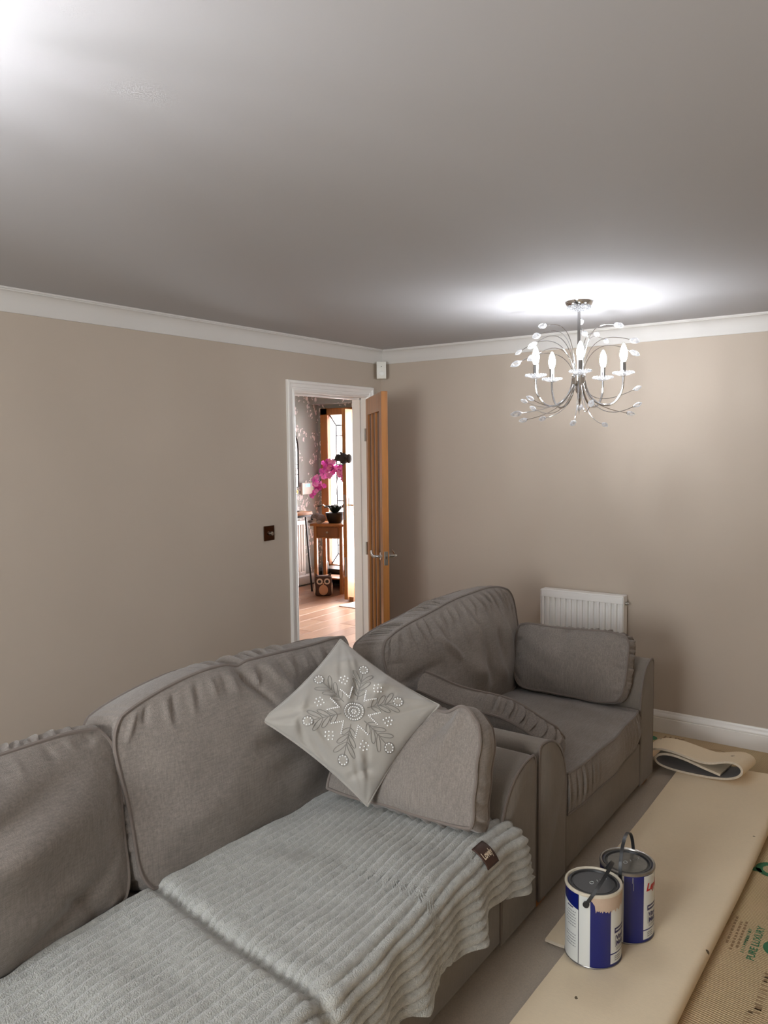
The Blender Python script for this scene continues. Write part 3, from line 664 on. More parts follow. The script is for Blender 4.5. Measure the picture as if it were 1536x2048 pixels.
def underlay_mat():
    m = bpy.data.materials.new('ribbed_brown_underlay'); N, L, b = nodes_of(m); b.inputs['Roughness'].default_value = .85
    tc = N.new('ShaderNodeTexCoord'); mp = N.new('ShaderNodeMapping'); mp.inputs['Rotation'].default_value = (0, 0, math.radians(8)); L.new(tc.outputs['Object'], mp.inputs[0])
    wv = N.new('ShaderNodeTexWave'); wv.bands_direction = 'X'; wv.inputs['Scale'].default_value = 34; wv.inputs['Distortion'].default_value = .6; L.new(mp.outputs[0], wv.inputs['Vector'])
    w2 = N.new('ShaderNodeTexWave'); w2.bands_direction = 'Y'; w2.inputs['Scale'].default_value = 40; w2.inputs['Distortion'].default_value = 1.2; L.new(mp.outputs[0], w2.inputs['Vector'])
    ad = N.new('ShaderNodeMath'); ad.operation = 'MULTIPLY_ADD'; L.new(w2.outputs['Fac'], ad.inputs[0]); ad.inputs[1].default_value = .4; L.new(wv.outputs['Fac'], ad.inputs[2])
    nz = N.new('ShaderNodeTexNoise'); nz.inputs['Scale'].default_value = 5; nz.inputs['Detail'].default_value = 5; L.new(tc.outputs['Object'], nz.inputs['Vector'])
    r1 = N.new('ShaderNodeMix'); r1.data_type = 'RGBA'; r1.inputs[6].default_value = (*lin((164, 141, 102)), 1); r1.inputs[7].default_value = (*lin((208, 186, 148)), 1)
    mr = N.new('ShaderNodeMapRange'); mr.inputs[2].default_value = 1.3; L.new(ad.outputs[0], mr.inputs[0]); L.new(mr.outputs[0], r1.inputs[0])
    r2 = N.new('ShaderNodeMix'); r2.data_type = 'RGBA'; r2.inputs[7].default_value = (*lin((200, 168, 134)), 1)
    m3 = N.new('ShaderNodeMapRange'); m3.inputs[1].default_value = .45; m3.inputs[2].default_value = .7; m3.inputs[4].default_value = .6; L.new(nz.outputs[0], m3.inputs[0])
    L.new(m3.outputs[0], r2.inputs[0]); L.new(r1.outputs[2], r2.inputs[6]); L.new(r2.outputs[2], b.inputs['Base Color'])
    bp = N.new('ShaderNodeBump'); bp.inputs['Strength'].default_value = .6; bp.inputs['Distance'].default_value = .003; L.new(ad.outputs[0], bp.inputs['Height']); L.new(bp.outputs[0], b.inputs['Normal'])
    return m
M['carpet'] = carpet_mat(); M['backing'] = backing_mat(); M['underlay'] = underlay_mat()
UL = thing('carpet_underlay', (-1.5, -3.2, -.022), 'brown ribbed carpet underlay with green print on the bared floor', 'underlay')
MB().box((XW+.002, YW+.002, -.022), (-.019, -.002, 0.0)).build('sheet', M['underlay'], UL, smooth=False)
inkg = mat('green_print', (52, 112, 76), .8, bump=(200, .2, .001), var=(60, .12)); inkb = mat('brown_print', (138, 112, 80), .8, bump=(200, .2, .001))
def decal(me, pos, ang, mt, nm='printed_lettering', flipx=False):
    me.materials.clear(); me.materials.append(mt)
    o = link(nm, me, UL); o.matrix_basis = Matrix.Translation(pos) @ Matrix.Rotation(ang, 4, 'Z'); return o
aT = math.radians(0)
decal(text_mesh('PURE LUXURY', .034, .0007), (-1.985, -2.862, .0008), aT, inkg)
ink_rows = ((-1.955, -1.80, -2.826, .011, inkg), (-2.24, -2.02, -2.925, .022, inkb), (-2.38, -2.24, -2.905, .016, inkb))
for i, (x0, x1, y, hh_, mt_) in enumerate(ink_rows):
    mm = MB(); rr = random.Random(20+i); x = x0
    while x < x1:
        l_ = rr.uniform(.4, .9)*hh_; mm.box((x, y, .0002), (x+l_*.3, y+hh_, .0008)); mm.box((x, y+rr.choice((0, .4, .8))*hh_, .0002), (x+l_, y+rr.uniform(.2, .25)*hh_+.6*hh_, .0008)) if rr.random() < .5 else None; x += l_+.3*hh_
    mm.build('printed_line', mt_, UL, smooth=False)
for i, (x0, x1, y) in enumerate(((-1.94, -1.76, -2.806), (-1.96, -1.78, -2.790), (-1.93, -1.75, -2.772))):
    mm = MB()
    rr = random.Random(i); x = x0
    while x < x1:
        l_ = rr.uniform(.008, .02); mm.box((x, y, .0002), (x+l_, y+.008, .0008)); x += l_+.006
    mm.build('printed_line', inkb, UL, smooth=False)
def ring(cx, cy, rx, ry, w_, nm, mt, a0=0, a1=2*math.pi, n=40):
    v = []; f = []
    for i in range(n+1):
        t = a0+(a1-a0)*i/n
        for k in (1, 0): v.append((cx+(rx-w_*k)*math.cos(t), cy+(ry-w_*k)*math.sin(t), .0009))
    for i in range(n): f.append((2*i, 2*i+1, 2*i+3, 2*i+2))
    return MB().add(v, f).build(nm, mt, UL, smooth=False)
def disc(cx, cy, r, nm, mt, n=32):
    return MB().add([(cx+r*math.cos(2*math.pi*i/n), cy+r*math.sin(2*math.pi*i/n), .0009) for i in range(n)], [tuple(range(n))]).build(nm, mt, UL, smooth=False)
ring(-1.335, -2.815, .060, .058, .026, 'printed_symbol', inkg); MB().add([(-1.385, -2.70, .0009), (-1.36, -2.70, .0009), (-1.345, -2.775, .0009), (-1.375, -2.79, .0009)], [(0, 1, 2, 3)]).build('printed_symbol', inkg, UL, smooth=False)
disc(-1.875, -2.925, .052, 'printed_symbol', inkg)
disc(-.135, -1.985, .038, 'printed_symbol', inkg); 
decal(text_mesh('PURE', .06, .002), (-.17, -2.045, .0008), math.radians(-90), inkg); decal(text_mesh('LUX', .06, .002), (-.10, -2.045, .0008), math.radians(-90), inkb)
ring(-.20, -2.36, .075, .075, .006, 'printed_ring', inkb); ring(-.20, -2.36, .055, .055, .004, 'printed_ring', inkb)

# the carpet: pile up under the suite, folded back on itself with its backing showing
def ribbon(path, t, xs, shift=None):
    """sheet of thickness t following path (y,z) in section, swept along x; top/bottom split into two meshes: side A (left of path) and edge"""
    P = np.array(path); T = np.gradient(P, axis=0); T /= np.linalg.norm(T, axis=1)[:, None]; Nn = np.stack([-T[:, 1], T[:, 0]], 1)
    A = P+Nn*t/2; B = P-Nn*t/2
    return A, B
def sweep(A, B, xs, fn=None):
    n = len(A); m = MB(); v = []; k = len(xs)
    for i, x in enumerate(xs):
        for S in (A, B):
            for p in S:
                q = (x, p[0], p[1]); v.append(fn(q, i) if fn else q)
    fA, fB, fE = [], [], []
    for i in range(k-1):
        o = i*2*n; o2 = (i+1)*2*n
        for j in range(n-1):
            fA.append((o+j, o+j+1, o2+j+1, o2+j)); fB.append((o+n+j, o2+n+j, o2+n+j+1, o+n+j+1))
        fE.append((o, o2, o2+n, o+n)); fE.append((o+n-1, o+2*n-1, o2+2*n-1, o2+n-1))
    for o in (0, (k-1)*2*n):
        for j in range(n-1): fE.append((o+j, o+n+j, o+n+j+1, o+j+1))
    me = bpy.data.meshes.new('carpet_sheet'); me.from_pydata([tuple(map(float, p)) for p in v], [], fA+fB+fE)
    bm = bmesh.new(); bm.from_mesh(me); bmesh.ops.recalc_face_normals(bm, faces=bm.faces); bm.to_mesh(me); bm.free()
    mi = [0]*len(fA)+[1]*len(fB)+[2]*len(fE)
    me.polygons.foreach_set('material_index', mi); me.polygons.foreach_set('use_smooth', [True]*len(mi)); me.set_sharp_from_angle(angle=math.radians(40))
    return me
M['edge'] = mat('carpet_cut_edge', (206, 192, 172), .95, bump=(400, .6, .003), var=(90, .1))
M['pile_dark'] = mat('grey_pile', (112, 103, 96), .97, sheen=.3, bump=(600, .9, .004), var=(150, .15))
TH = .011
def fold_path(yl, n=14):
    p = [(-.02, TH/2+.001), (-.6, TH/2+.001), (-1.2, TH/2+.001), (-2.0, TH/2+.001), (-2.5, TH/2+.001), (-2.68, TH/2+.001)]
    for i in range(n+1):
        a = -math.pi/2-math.pi*i/n; p.append((-2.722+.021*math.cos(a), .0275+.021*math.sin(a)))
    p += [(-2.66, .044), (-2.58, .038), (-2.48, .034), (yl-.05, .031), (yl, .029)]
    return p
CP = thing('fitted_carpet', (-2.9, -1.6, 0), 'beige fitted carpet under the sofas folded back to show its cream backing', 'carpet')
for (xa, xb, yl, nm) in ((XW+.01, -2.30, -2.355, 'folded_flap'), (-2.30, -.44, -2.265, 'folded_flap')):
    A, B = ribbon(fold_path(yl), TH, None)
    xs = np.linspace(xa, xb, 30)
    def wob(q, i): return (q[0], q[1]+(.012*math.sin(q[0]*1.9+.6) if q[1] < -2.3 else 0), q[2]+(.004*math.sin(q[0]*5.1+q[1]*9) if (q[2] > .024) else 0))
    me = sweep(A, B, xs, wob)
    me.materials.append(M['backing']); me.materials.append(M['carpet']); me.materials.append(M['edge'])
    link(nm, me, CP)
# loose end of the strip folded over in an S beside the skirting
cx_ = -.640
S = [(-2.475, .050), (-2.40, .068), (-2.32, .092), (-2.25, .106), (-2.19, .103), (-2.155, .082), (-2.150, .060), (-2.175, .043), (-2.24, .030), (-2.33, .0255), (-2.42, .0265), (-2.50, .034), (-2.555, .052), (-2.585, .082), (-2.575, .112), (-2.54, .128), (-2.50, .124), (-2.455, .105), (-2.40, .092), (-2.33, .106), (-2.25, .123), (-2.18, .126), (-2.12, .108), (-2.08, .062), (-2.05, .008), (-2.02, .007), (-1.90, .007), (-1.7, .007)]
S = np.array(S); S[:, 1] = np.where(S[:, 0] > -2.06, .019, S[:, 1]+.021)
def smooth_path(P, n=90):
    d = np.concatenate([[0], np.cumsum(np.linalg.norm(np.diff(P, axis=0), axis=1))]); t = np.linspace(0, d[-1], n)
    Q = np.stack([np.interp(t, d, P[:, 0]), np.interp(t, d, P[:, 1])], 1)
    for _ in range(3): Q[1:-1] = .25*Q[:-2]+.5*Q[1:-1]+.25*Q[2:]
    return Q
A, B = ribbon(smooth_path(S), .011, None)
def flare(q, i):
    t = i/9; return (q[0]+.10*max(0, (-2.2-q[1]))*(1-t)*.3-.02*(1-t), q[1]-.045*t*max(0, (-2.1-q[1]))*1.2, q[2]*(1-.05*t))
me = sweep(A, B, np.linspace(cx_, -.465, 10), flare)
me.materials.append(M['backing']); me.materials.append(M['pile_dark']); me.materials.append(M['edge'])
o = link('carpet_strip', me); tag(recenter(o), 'loose carpet strip end folded into an S loop beside the skirting board', 'carpet')

# ------------------------------------------------------------------ upholstery
def vnoise(x, y, seed, octs=((1, 1.), (2.1, .5), (4.3, .25))):
    r = np.random.RandomState(seed); out = np.zeros_like(x)
    for f_, a_ in octs:
        for _ in range(4):
            th = r.uniform(0, 2*math.pi); ph = r.uniform(0, 2*math.pi); k = f_*r.uniform(.7, 1.3)
            out += a_*.35*np.sin(k*(x*math.cos(th)+y*math.sin(th))+ph)
    return out
def fold_field(x, y, folds):
    out = np.zeros_like(x)
    for (x0, y0, x1, y1, w_, a_) in folds:
        dx, dy = x1-x0, y1-y0; L2 = dx*dx+dy*dy+1e-9
        t = ((x-x0)*dx+(y-y0)*dy)/L2; tc = np.clip(t, 0, 1)
        d2 = (x-(x0+tc*dx))**2+(y-(y0+tc*dy))**2
        out += 1.7*a_*np.exp(-d2/(w_*w_))*np.sin(np.pi*np.clip(tc*.8+.15, 0, 1))
    return out
def gathers(edge, W, Hh, n, ln, wd, amp, seed, lo=-1, hi=1):
    """short puckers running in from one edge of a cushion face"""
    r = np.random.RandomState(seed); out = []
    for i in range(n):
        s = lo+(hi-lo)*(i+r.uniform(.2, .8))/n; l_ = ln*r.uniform(.5, 1.25); sl = r.uniform(-.35, .35)*l_; a = amp*r.uniform(.6, 1.2)*(-1 if i % 2 else 1)
        if edge == 't': out.append((s*W/2, Hh/2, s*W/2+sl, Hh/2-l_, wd, a))
        if edge == 'b': out.append((s*W/2, -Hh/2, s*W/2+sl, -Hh/2+l_, wd, a))
        if edge == 'l': out.append((-W/2, s*Hh/2, -W/2+l_, s*Hh/2+sl, wd, a))
        if edge == 'r': out.append((W/2, s*Hh/2, W/2-l_, s*Hh/2+sl, wd, a))
    return out

def cushion(name, C, g, bulge, mt, parent, n=(64, 52), k=.16, p=2.6, folds=(), namp=.004, nfreq=9, seed=1, back=.6, gwr=.005, gfreq=170, gpuff=.012,
            pipe=.0055, pipemat=None, warp=None, knife=False, conc=.0, sag=0., wob=.012):
    C = [np.array(c, float) for c in C]; bl, br, tr, tl = C
    W = (np.linalg.norm(br-bl)+np.linalg.norm(tr-tl))/2; Hh = (np.linalg.norm(tl-bl)+np.linalg.norm(tr-br))/2
    nn = np.cross(br-bl+tr-tl, tl-bl+tr-br); nn /= np.linalg.norm(nn); cen = (bl+br+tr+tl)/4
    nu, nv = n; u, v = np.meshgrid(np.linspace(-1, 1, nu+1), np.linspace(-1, 1, nv+1))
    u = np.sign(u)*(1-(1-np.abs(u))**1.25); v = np.sign(v)*(1-(1-np.abs(v))**1.25)
    def base(u, v):
        if knife: a = u*(1-conc*(1-v*v)); b = v*(1-conc*(1-u*u))
        else: a = u*np.sqrt(1-k*v**6)+wob*np.sin(v*3.1+seed)*u; b = v*np.sqrt(1-k*u**6)+wob*np.sin(u*4.3+seed*2)*v+wob*.5*np.sin(u*9.1+seed)*v
        b = b-sag*(1-u*u)*(b > 0)*b
        a = a[..., None]; b = b[..., None]
        return bl*(1-a)*(1-b)/4+br*(1+a)*(1-b)/4+tr*(1+a)*(1+b)/4+tl*(1-a)*(1+b)/4
    def prof(u, v):
        if knife: return np.sqrt(np.clip((1-u*u)*(1-v*v), 0, 1))
        return (1-np.abs(u)**p)*(1-np.abs(v)**p)
    x, y = u*W/2, v*Hh/2
    edge = np.clip(np.minimum(1-np.abs(u), 1-np.abs(v))*(14 if knife else 9), 0, 1)
    disp = fold_field(x, y, folds)*edge + namp*vnoise(x*nfreq, y*nfreq, seed)*edge
    h = g/2+bulge*prof(u, v)+disp
    front = base(u, v)+nn*h[..., None]
    hb = -g/2-bulge*back*prof(u, v)-namp*vnoise(x*nfreq, y*nfreq, seed+50)*edge
    bk = base(u, v)+nn*hb[..., None]
    if warp is not None: front = warp(front, u, v); bk = warp(bk, u, v)
    nx = nu+1; idx = lambda i, j: j*nx+i
    V = front.reshape(-1, 3).tolist()+bk.reshape(-1, 3).tolist(); off = nx*(nv+1); Fc = []
    for j in range(nv):
        for i in range(nu):
            Fc.append((idx(i, j), idx(i+1, j), idx(i+1, j+1), idx(i, j+1))); Fc.append((off+idx(i, j), off+idx(i, j+1), off+idx(i+1, j+1), off+idx(i+1, j)))
    loop = [(i, 0) for i in range(nu)]+[(nu, j) for j in range(nv)]+[(i, nv) for i in range(nu, 0, -1)]+[(0, j) for j in range(nv, 0, -1)]
    lf = np.array([front[j, i] for i, j in loop]); lb = np.array([bk[j, i] for i, j in loop]); nl = len(loop)
    rows = [[idx(i, j) for i, j in loop]]
    if not knife:
        r = np.random.RandomState(seed+9); per = np.concatenate([[0], np.cumsum(np.linalg.norm(np.diff(lf, axis=0), axis=1))])
        fs = np.zeros(nl)
        for q in range(5): fs += r.uniform(.4, 1)*np.sin(per*gfreq*r.uniform(.5, 1.6)+r.uniform(0, 6))
        fs *= .4*np.clip(.6+.6*np.sin(per*7+r.uniform(0, 6)), 0, 1.2)
        mid = (lf+lb)/2; od = mid-cen; od -= (od@nn)[:, None]*nn; od /= np.linalg.norm(od, axis=1)[:, None]
        mrows = 7
        for q in range(1, mrows):
            t = q/mrows; sh = .12*np.sin(per*31+q)*0
            R = lf*(1-t)+lb*t+od*((gpuff+gwr*fs)*math.sin(math.pi*t))[:, None]
            rows.append(list(range(len(V), len(V)+nl))); V += R.tolist()
    rows.append([off+idx(i, j) for i, j in loop])
    for a, b in zip(rows[:-1], rows[1:]):
        for q in range(nl): Fc.append((a[q], b[q], b[(q+1) % nl], a[(q+1) % nl]))
    mb = MB(); mb.v = [tuple(p_) for p_ in V]; mb.f = Fc
    o = mb.build(name, mt, parent, angle=60)
    if pipe:
        for L_ in ((lf,) if knife else (lf, lb)):
            MB().tube([Vector(p_) for p_ in L_], pipe, 6, closed=True).build('piping', pipemat or M['fabric_pipe'], o)
    def Sf(uu, vv):
        uu = np.atleast_1d(np.array(uu, float)); vv = np.atleast_1d(np.array(vv, float))
        xx, yy = uu*W/2, vv*Hh/2; e = np.clip(np.minimum(1-np.abs(uu), 1-np.abs(vv))*(14 if knife else 9), 0, 1)
        hh = g/2+bulge*prof(uu, vv)+(fold_field(xx, yy, folds)+namp*vnoise(xx*nfreq, yy*nfreq, seed))*e
        P = base(uu, vv)+nn*hh[:, None]
        return warp(P, uu, vv) if warp is not None else P
    return o, Sf, nn

FAB, FABS = M['fabric'], M['fabric_smooth']
def arm_profile(xo, xi, zt, zb, sgn):
    """outer side upright, top swept down to the seat in a quarter round"""
    w_ = abs(xo-xi); d = 1 if xi > xo else -1
    p = [(xo, zb), (xo, zt-.03), (xo+d*.004, zt-.012), (xo+d*.014, zt-.002), (xo+d*.03, zt)]
    for i in range(1, 15):
        t = i/14*math.pi/2; p.append((xo+d*(.03+(w_-.03)*math.sin(t)**.92), zt-.23*(1-math.cos(t)**.9)))
    p.append((xi, zb)); return p
def arm(parent, xo, xi, zt, yf, yb, zb=.05):
    pr = arm_profile(xo, xi, zt, zb, 1)
    m = MB(); n = len(pr); v = []; ys = [yf, yf+.006, yf+.03, (yf+yb)/2, yb-.02, yb]; ins = [.008, .002, 0, -.004, 0, .01]
    cx, cz = (xo+xi)/2, .3
    for y, s in zip(ys, ins):
        for x, z in pr: v.append((x+(cx-x)/abs(cx-x+1e-9)*min(s, .01)*(1 if abs(x-cx) > .02 else 0), y, z-(s if z > .4 else 0)))
    f = [(k*n+i, k*n+(i+1) % n, (k+1)*n+(i+1) % n, (k+1)*n+i) for k in range(len(ys)-1) for i in range(n)]+[tuple(range(n-1, -1, -1)), tuple((len(ys)-1)*n+i for i in range(n))]
    o = m.add(v, f).build('arm', FABS, parent, angle=40)
    MB().tube([(x, yf+.004, z) for x, z in pr], .005, 6).build('piping', M['fabric_pipe'], o)
    return o
YF = -2.172
# ---- large sofa
SO = thing('sofa', (-3.46, -1.65, 0), 'long taupe fabric sofa with a pale blanket spread over its seat', 'sofa')
arm(SO, -2.168, -2.44, .615, YF, -1.16)
arm(SO, -4.752, -4.48, .615, YF, -1.16)
MB().rbox((-4.50, YF+.006, .05), (-2.42, -1.18, .265), .012).build('base', FABS, SO)
MB().rbox((-4.74, -1.36, .05), (-2.18, -1.14, .78), .05, 4).build('back_frame', FABS, SO)
for fx in (-4.68, -2.24):
    for fy in (YF+.07, -1.24): MB().rbox((fx-.035, fy-.035, .012), (fx+.035, fy+.035, .052), .004).build('foot', M['oak'], SO, smooth=False)
for a_, b_, sd in ((-3.375, -2.445, 3), (-4.475, -3.385, 4)):
    cushion('seat_cushion', [(a_, YF-.002, .35), (b_, YF-.002, .35), (b_, -1.40, .35), (a_, -1.40, .35)], .165, .018, FAB, SO, n=(40, 34), k=.03, p=4, namp=.003, seed=sd, gpuff=.012)
# back cushions (boxed, piped)
fo = gathers('t', 1.1, .52, 26, .08, .010, .005, 21)+gathers('l', 1.1, .52, 8, .04, .010, .0035, 22)
fo += [(-.07, .26, .06, .10, .012, -.013), (.05, .26, .16, .12, .022, .008), (-.02, .02, .26, -.03, .035, -.012), (.0, .10, .34, .05, .045, .014), (.18, .16, .42, .18, .03, -.010), (-.45, -.1, -.2, -.12, .04, .006), (.05, -.10, .45, -.06, .05, -.008)]
def warpR(P, u, v):
    P = P.copy(); uu = np.asarray(u); vv = np.asarray(v)
    P[..., 2] += .020*np.sin((uu+1)*2.6)*(vv > 0)*vv**2 - .012*np.exp(-((uu+.12)/.06)**2)*np.clip(vv, 0, 1)**3
    P[..., 1] -= .018*np.exp(-((uu+.12)/.10)**2)*0
    return P
cushion('back_cushion', [(-3.362, -1.455, .43), (-2.46, -1.455, .43), (-2.265, -1.345, .990), (-3.380, -1.345, .955)], .160, .075, FAB, SO, n=(150, 84), folds=fo, k=.16, namp=.006, nfreq=8, seed=5, gwr=.016, gpuff=.014, warp=warpR)
fo = gathers('r', 1.05, .5, 9, .05, .012, .004, 31)+gathers('t', 1.05, .5, 14, .06, .012, .003, 32)
fo += [(.05, .09, .45, .17, .04, -.014), (0, .03, .5, .06, .05, .012), (.1, -.05, .5, -.10, .05, -.010), (.2, -.2, .5, -.12, .03, -.014), (-.1, .2, .3, .12, .04, .010), (.44, -.24, .30, -.10, .02, -.008)]
cushion('back_cushion', [(-4.46, -1.475, .43), (-3.375, -1.475, .43), (-3.375, -1.385, .950), (-4.47, -1.385, .93)], .07, .125, FAB, SO, n=(150, 84), k=.15, folds=fo, namp=.006, nfreq=8, seed=6, gwr=.016, gpuff=.014)

# ---- snuggler armchair
AC = thing('armchair', (-1.44, -1.65, 0), 'wide taupe fabric armchair with loose arm cushions beside the radiator', 'armchair')
XL, XR = -2.135, -.745
arm(AC, XL, -1.885, .630, YF, -1.16); arm(AC, XR, -.945, .640, YF, -1.16)
MB().rbox((-1.90, YF+.004, .05), (-.93, -1.18, .265), .012).build('base', FABS, AC)
MB().rbox((XL+.01, -1.34, .05), (XR-.01, -1.14, .76), .05, 4).build('back_frame', FABS, AC)
for fx in (XL+.06, XR-.06):
    for fy in (YF+.06, -1.24): MB().rbox((fx-.04, fy-.04, .012), (fx+.04, fy+.04, .052), .004).build('foot', M['oak'], AC, smooth=False)
fo = [(-.3, .1, .25, .05, .05, .006), (-.1, -.15, .3, -.1, .04, -.005), (.0, .25, .1, .0, .05, -.007), (.25, -.3, .35, .1, .05, .005)]+gathers('b', .94, .78, 8, .05, .012, .002, 41)
cushion('seat_cushion', [(-1.875, YF-.012, .348), (-.955, YF-.012, .348), (-.955, -1.36, .348), (-1.875, -1.36, .348)], .165, .028, FAB, AC, n=(110, 90), k=.07, p=3.2, folds=fo, namp=.005, nfreq=7, seed=7, gwr=.011, gfreq=210, gpuff=.014)
fo = gathers('t', 1.3, .5, 34, .12, .010, .0065, 51, -.9, .85)+gathers('l', 1.3, .5, 14, .14, .012, .006, 52)+gathers('r', 1.3, .5, 8, .06, .014, .004, 53)
fo += [(-.25, .16, -.12, .02, .02, .010), (-.1, .2, -.02, .06, .014, .008), (.02, .2, .08, .08, .014, .008), (-.08, -.02, .05, -.12, .05, .018), (.1, .02, .12, -.16, .05, -.014), (-.3, .05, -.55, .02, .025, -.008), (-.25, -.03, -.55, -.08, .03, .008), (.25, .1, .3, -.1, .05, -.012), (.32, .1, .42, -.05, .04, .010), (.2, -.1, .35, -.2, .03, .010)]
def warpC(P, u, v):
    P = P.copy(); uu = np.asarray(u); vv = np.asarray(v)
    P[..., 2] += (.018*(1-uu**2)+.015*np.sin(uu*3+.5))*np.clip(vv, 0, 1)**2
    return P
cushion('back_cushion', [(-1.975, -1.45, .42), (-.895, -1.45, .42), (-.800, -1.345, .950), (-2.105, -1.345, .915)], .16, .085, FAB, AC, n=(160, 84), k=.18, folds=fo, namp=.006, nfreq=8, seed=8, gwr=.018, gfreq=190, gpuff=.014, warp=warpC)

# ---- loose arm cushions (boxed, same cloth)
def loose(name, label, C, g, bulge, group=None, **kw):
    c = np.mean(np.array(C), axis=0); r = thing(name, (float(c[0]), float(c[1]), float(min(p[2] for p in C))), label, 'cushion', group)
    cushion('cover', C, g, bulge, kw.pop('mt', FAB), r, **kw); return r
G = 'loose taupe arm cushions'
fo = gathers('t', .6, .36, 8, .06, .013, .005, 61)+gathers('r', .6, .36, 12, .06, .010, .005, 62)+gathers('l', .6, .36, 8, .05, .012, .005, 63)+[(-.2, .05, .1, .02, .05, .006), (.0, .18, -.05, .05, .03, -.007)]
# stands on the armchair seat against the far arm, face towards -x
loose('arm_cushion', 'taupe cushion propped upright against the armchair arm in front of the radiator', [(-.990, -1.545, .452), (-1.000, -2.105, .452), (-.905, -2.125, .785), (-.890, -1.505, .770)], .090, .048, G, back=.15, folds=fo, namp=.007, nfreq=11, seed=9, k=.17, gwr=.011, gfreq=180, gpuff=.012, sag=.05, n=(110, 70))
# tipped along the near arm, its long edge up
fo = gathers('t', .6, .34, 10, .05, .012, .004, 64)
def warpN(P, u, v):
    P = P.copy(); uu = np.asarray(u); P[..., 2] += .030*(uu*uu-1)*0+.012*np.sin(uu*4); P[..., 0] += .02*np.cos(uu*2.5); return P
loose('arm_cushion', 'taupe cushion slumped edge-up along the armchair arm next to the sofa', [(-1.81, -1.555, .497), (-1.705, -2.09, .470), (-1.790, -2.085, .560), (-1.958, -1.545, .735)], .100, .024, G, back=.3, folds=fo, namp=.004, nfreq=10, seed=10, k=.15, gwr=.018, gfreq=190, gpuff=.012, n=(110, 50), warp=warpN)
# leaning on the sofa arm
fo = gathers('t', .6, .4, 7, .10, .016, .007, 65)+gathers('r', .6, .4, 10, .05, .012, .005, 66)+[(.18, .2, .06, .02, .02, -.010), (.22, .2, .14, .0, .02, .010), (.1, .2, -.05, .05, .03, -.010), (-.2, -.1, .1, -.12, .05, .006)]
def warpA(P, u, v):
    P = P.copy(); uu = np.asarray(u); vv = np.asarray(v); k_ = np.clip(uu, 0, 1)**3*np.clip(vv, 0, 1)**2
    P[..., 2] += .028*np.sin(uu*9+1)*np.clip(vv, 0, 1)**4*np.clip(uu, 0, 1); P[..., 1] += .002*np.sin(vv*9)*np.clip(uu, 0, 1)**5
    return P
loose('arm_cushion', 'taupe cushion with ruffled gusset leaning on the sofa arm under the embroidered cushion', [(-2.60, -1.595, .500), (-2.575, -2.165, .494), (-2.475, -2.140, .822), (-2.40, -1.60, .80)], .10, .045, G, folds=fo, namp=.007, nfreq=11, seed=12, k=.08, gwr=.014, gfreq=190, gpuff=.012, n=(110, 84), warp=warpA)

# ---- embroidered cushion (knife edge, pinched corners), resting on its point
Cb, Cr, Ct, Cl = (-2.6871, -1.8088, 0.5318), (-2.491, -1.9661, 0.8425), (-2.5224, -1.5777, 1.0206), (-2.8819, -1.5317, 0.8249)
EC = thing('embroidered_cushion', (float(Cb[0]), float(Cb[1]), float(Cb[2])), 'silver velvet cushion with a beaded snowflake propped diagonally on the sofa', 'cushion')
fo = [(-.17, .12, -.02, .19, .016, .010), (-.19, .06, -.10, .17, .014, -.009), (-.16, .0, -.12, .15, .016, .008), (-.2, -.04, -.14, .10, .012, -.007),
      (-.16, -.18, -.1, -.1, .016, .010), (-.18, -.12, -.1, -.17, .012, -.008), (.0, .0, .17, .10, .022, -.014), (.02, -.02, .20, -.02, .02, .010), (-.02, .02, .06, .19, .02, -.008), (.12, .02, .19, -.08, .018, .010),
      (.1, .18, .19, .1, .02, .008), (-.1, -.2, -.18, -.06, .018, -.008)]
for cx0, cy0 in ((-1, -1), (1, 1), (-1, 1), (1, -1)):
    for q_, (o1, o2) in enumerate(((.0, .10), (.10, .0), (.04, .13), (.13, .04), (.07, .07))):
        fo.append((cx0*(.205-o1*.2), cy0*(.205-o2*.2), cx0*(.10-o1*.6), cy0*(.10-o2*.6), .0095, .0022*(-1 if q_ % 2 else 1)))
ob, SE, nE = cushion('cover', [Cb, Cr, Ct, Cl], .004, .088, M['velvet'], EC, n=(84, 84), folds=fo, namp=.008, nfreq=16, seed=14, knife=True, conc=.075, pipe=.0042, pipemat=M['velvet'], back=.36)
thr = MB(); beads = MB()
def onS(x, y, off=.0012):
    P = SE(np.array(x)/.172, np.array(y)/.172); return [Vector(p)+Vector(nE)*off for p in P]
def loop_leaf(cx, cy, ang, L_, w_):
    t = np.linspace(0, 2*math.pi, 18, endpoint=False); lx = L_/2+L_/2*np.cos(t); ly = w_*np.sin(t)*(0.6+.4*np.cos(t/2)**2)
    thr.tube(onS(cx+lx*math.cos(ang)-ly*math.sin(ang), cy+lx*math.sin(ang)+ly*math.cos(ang)), .0013, 5, closed=True)
def bead(x, y, r=.0026):
    p = onS([x], [y], .0018)[0]; beads.sphere(p, r*1.25, 7, 5)
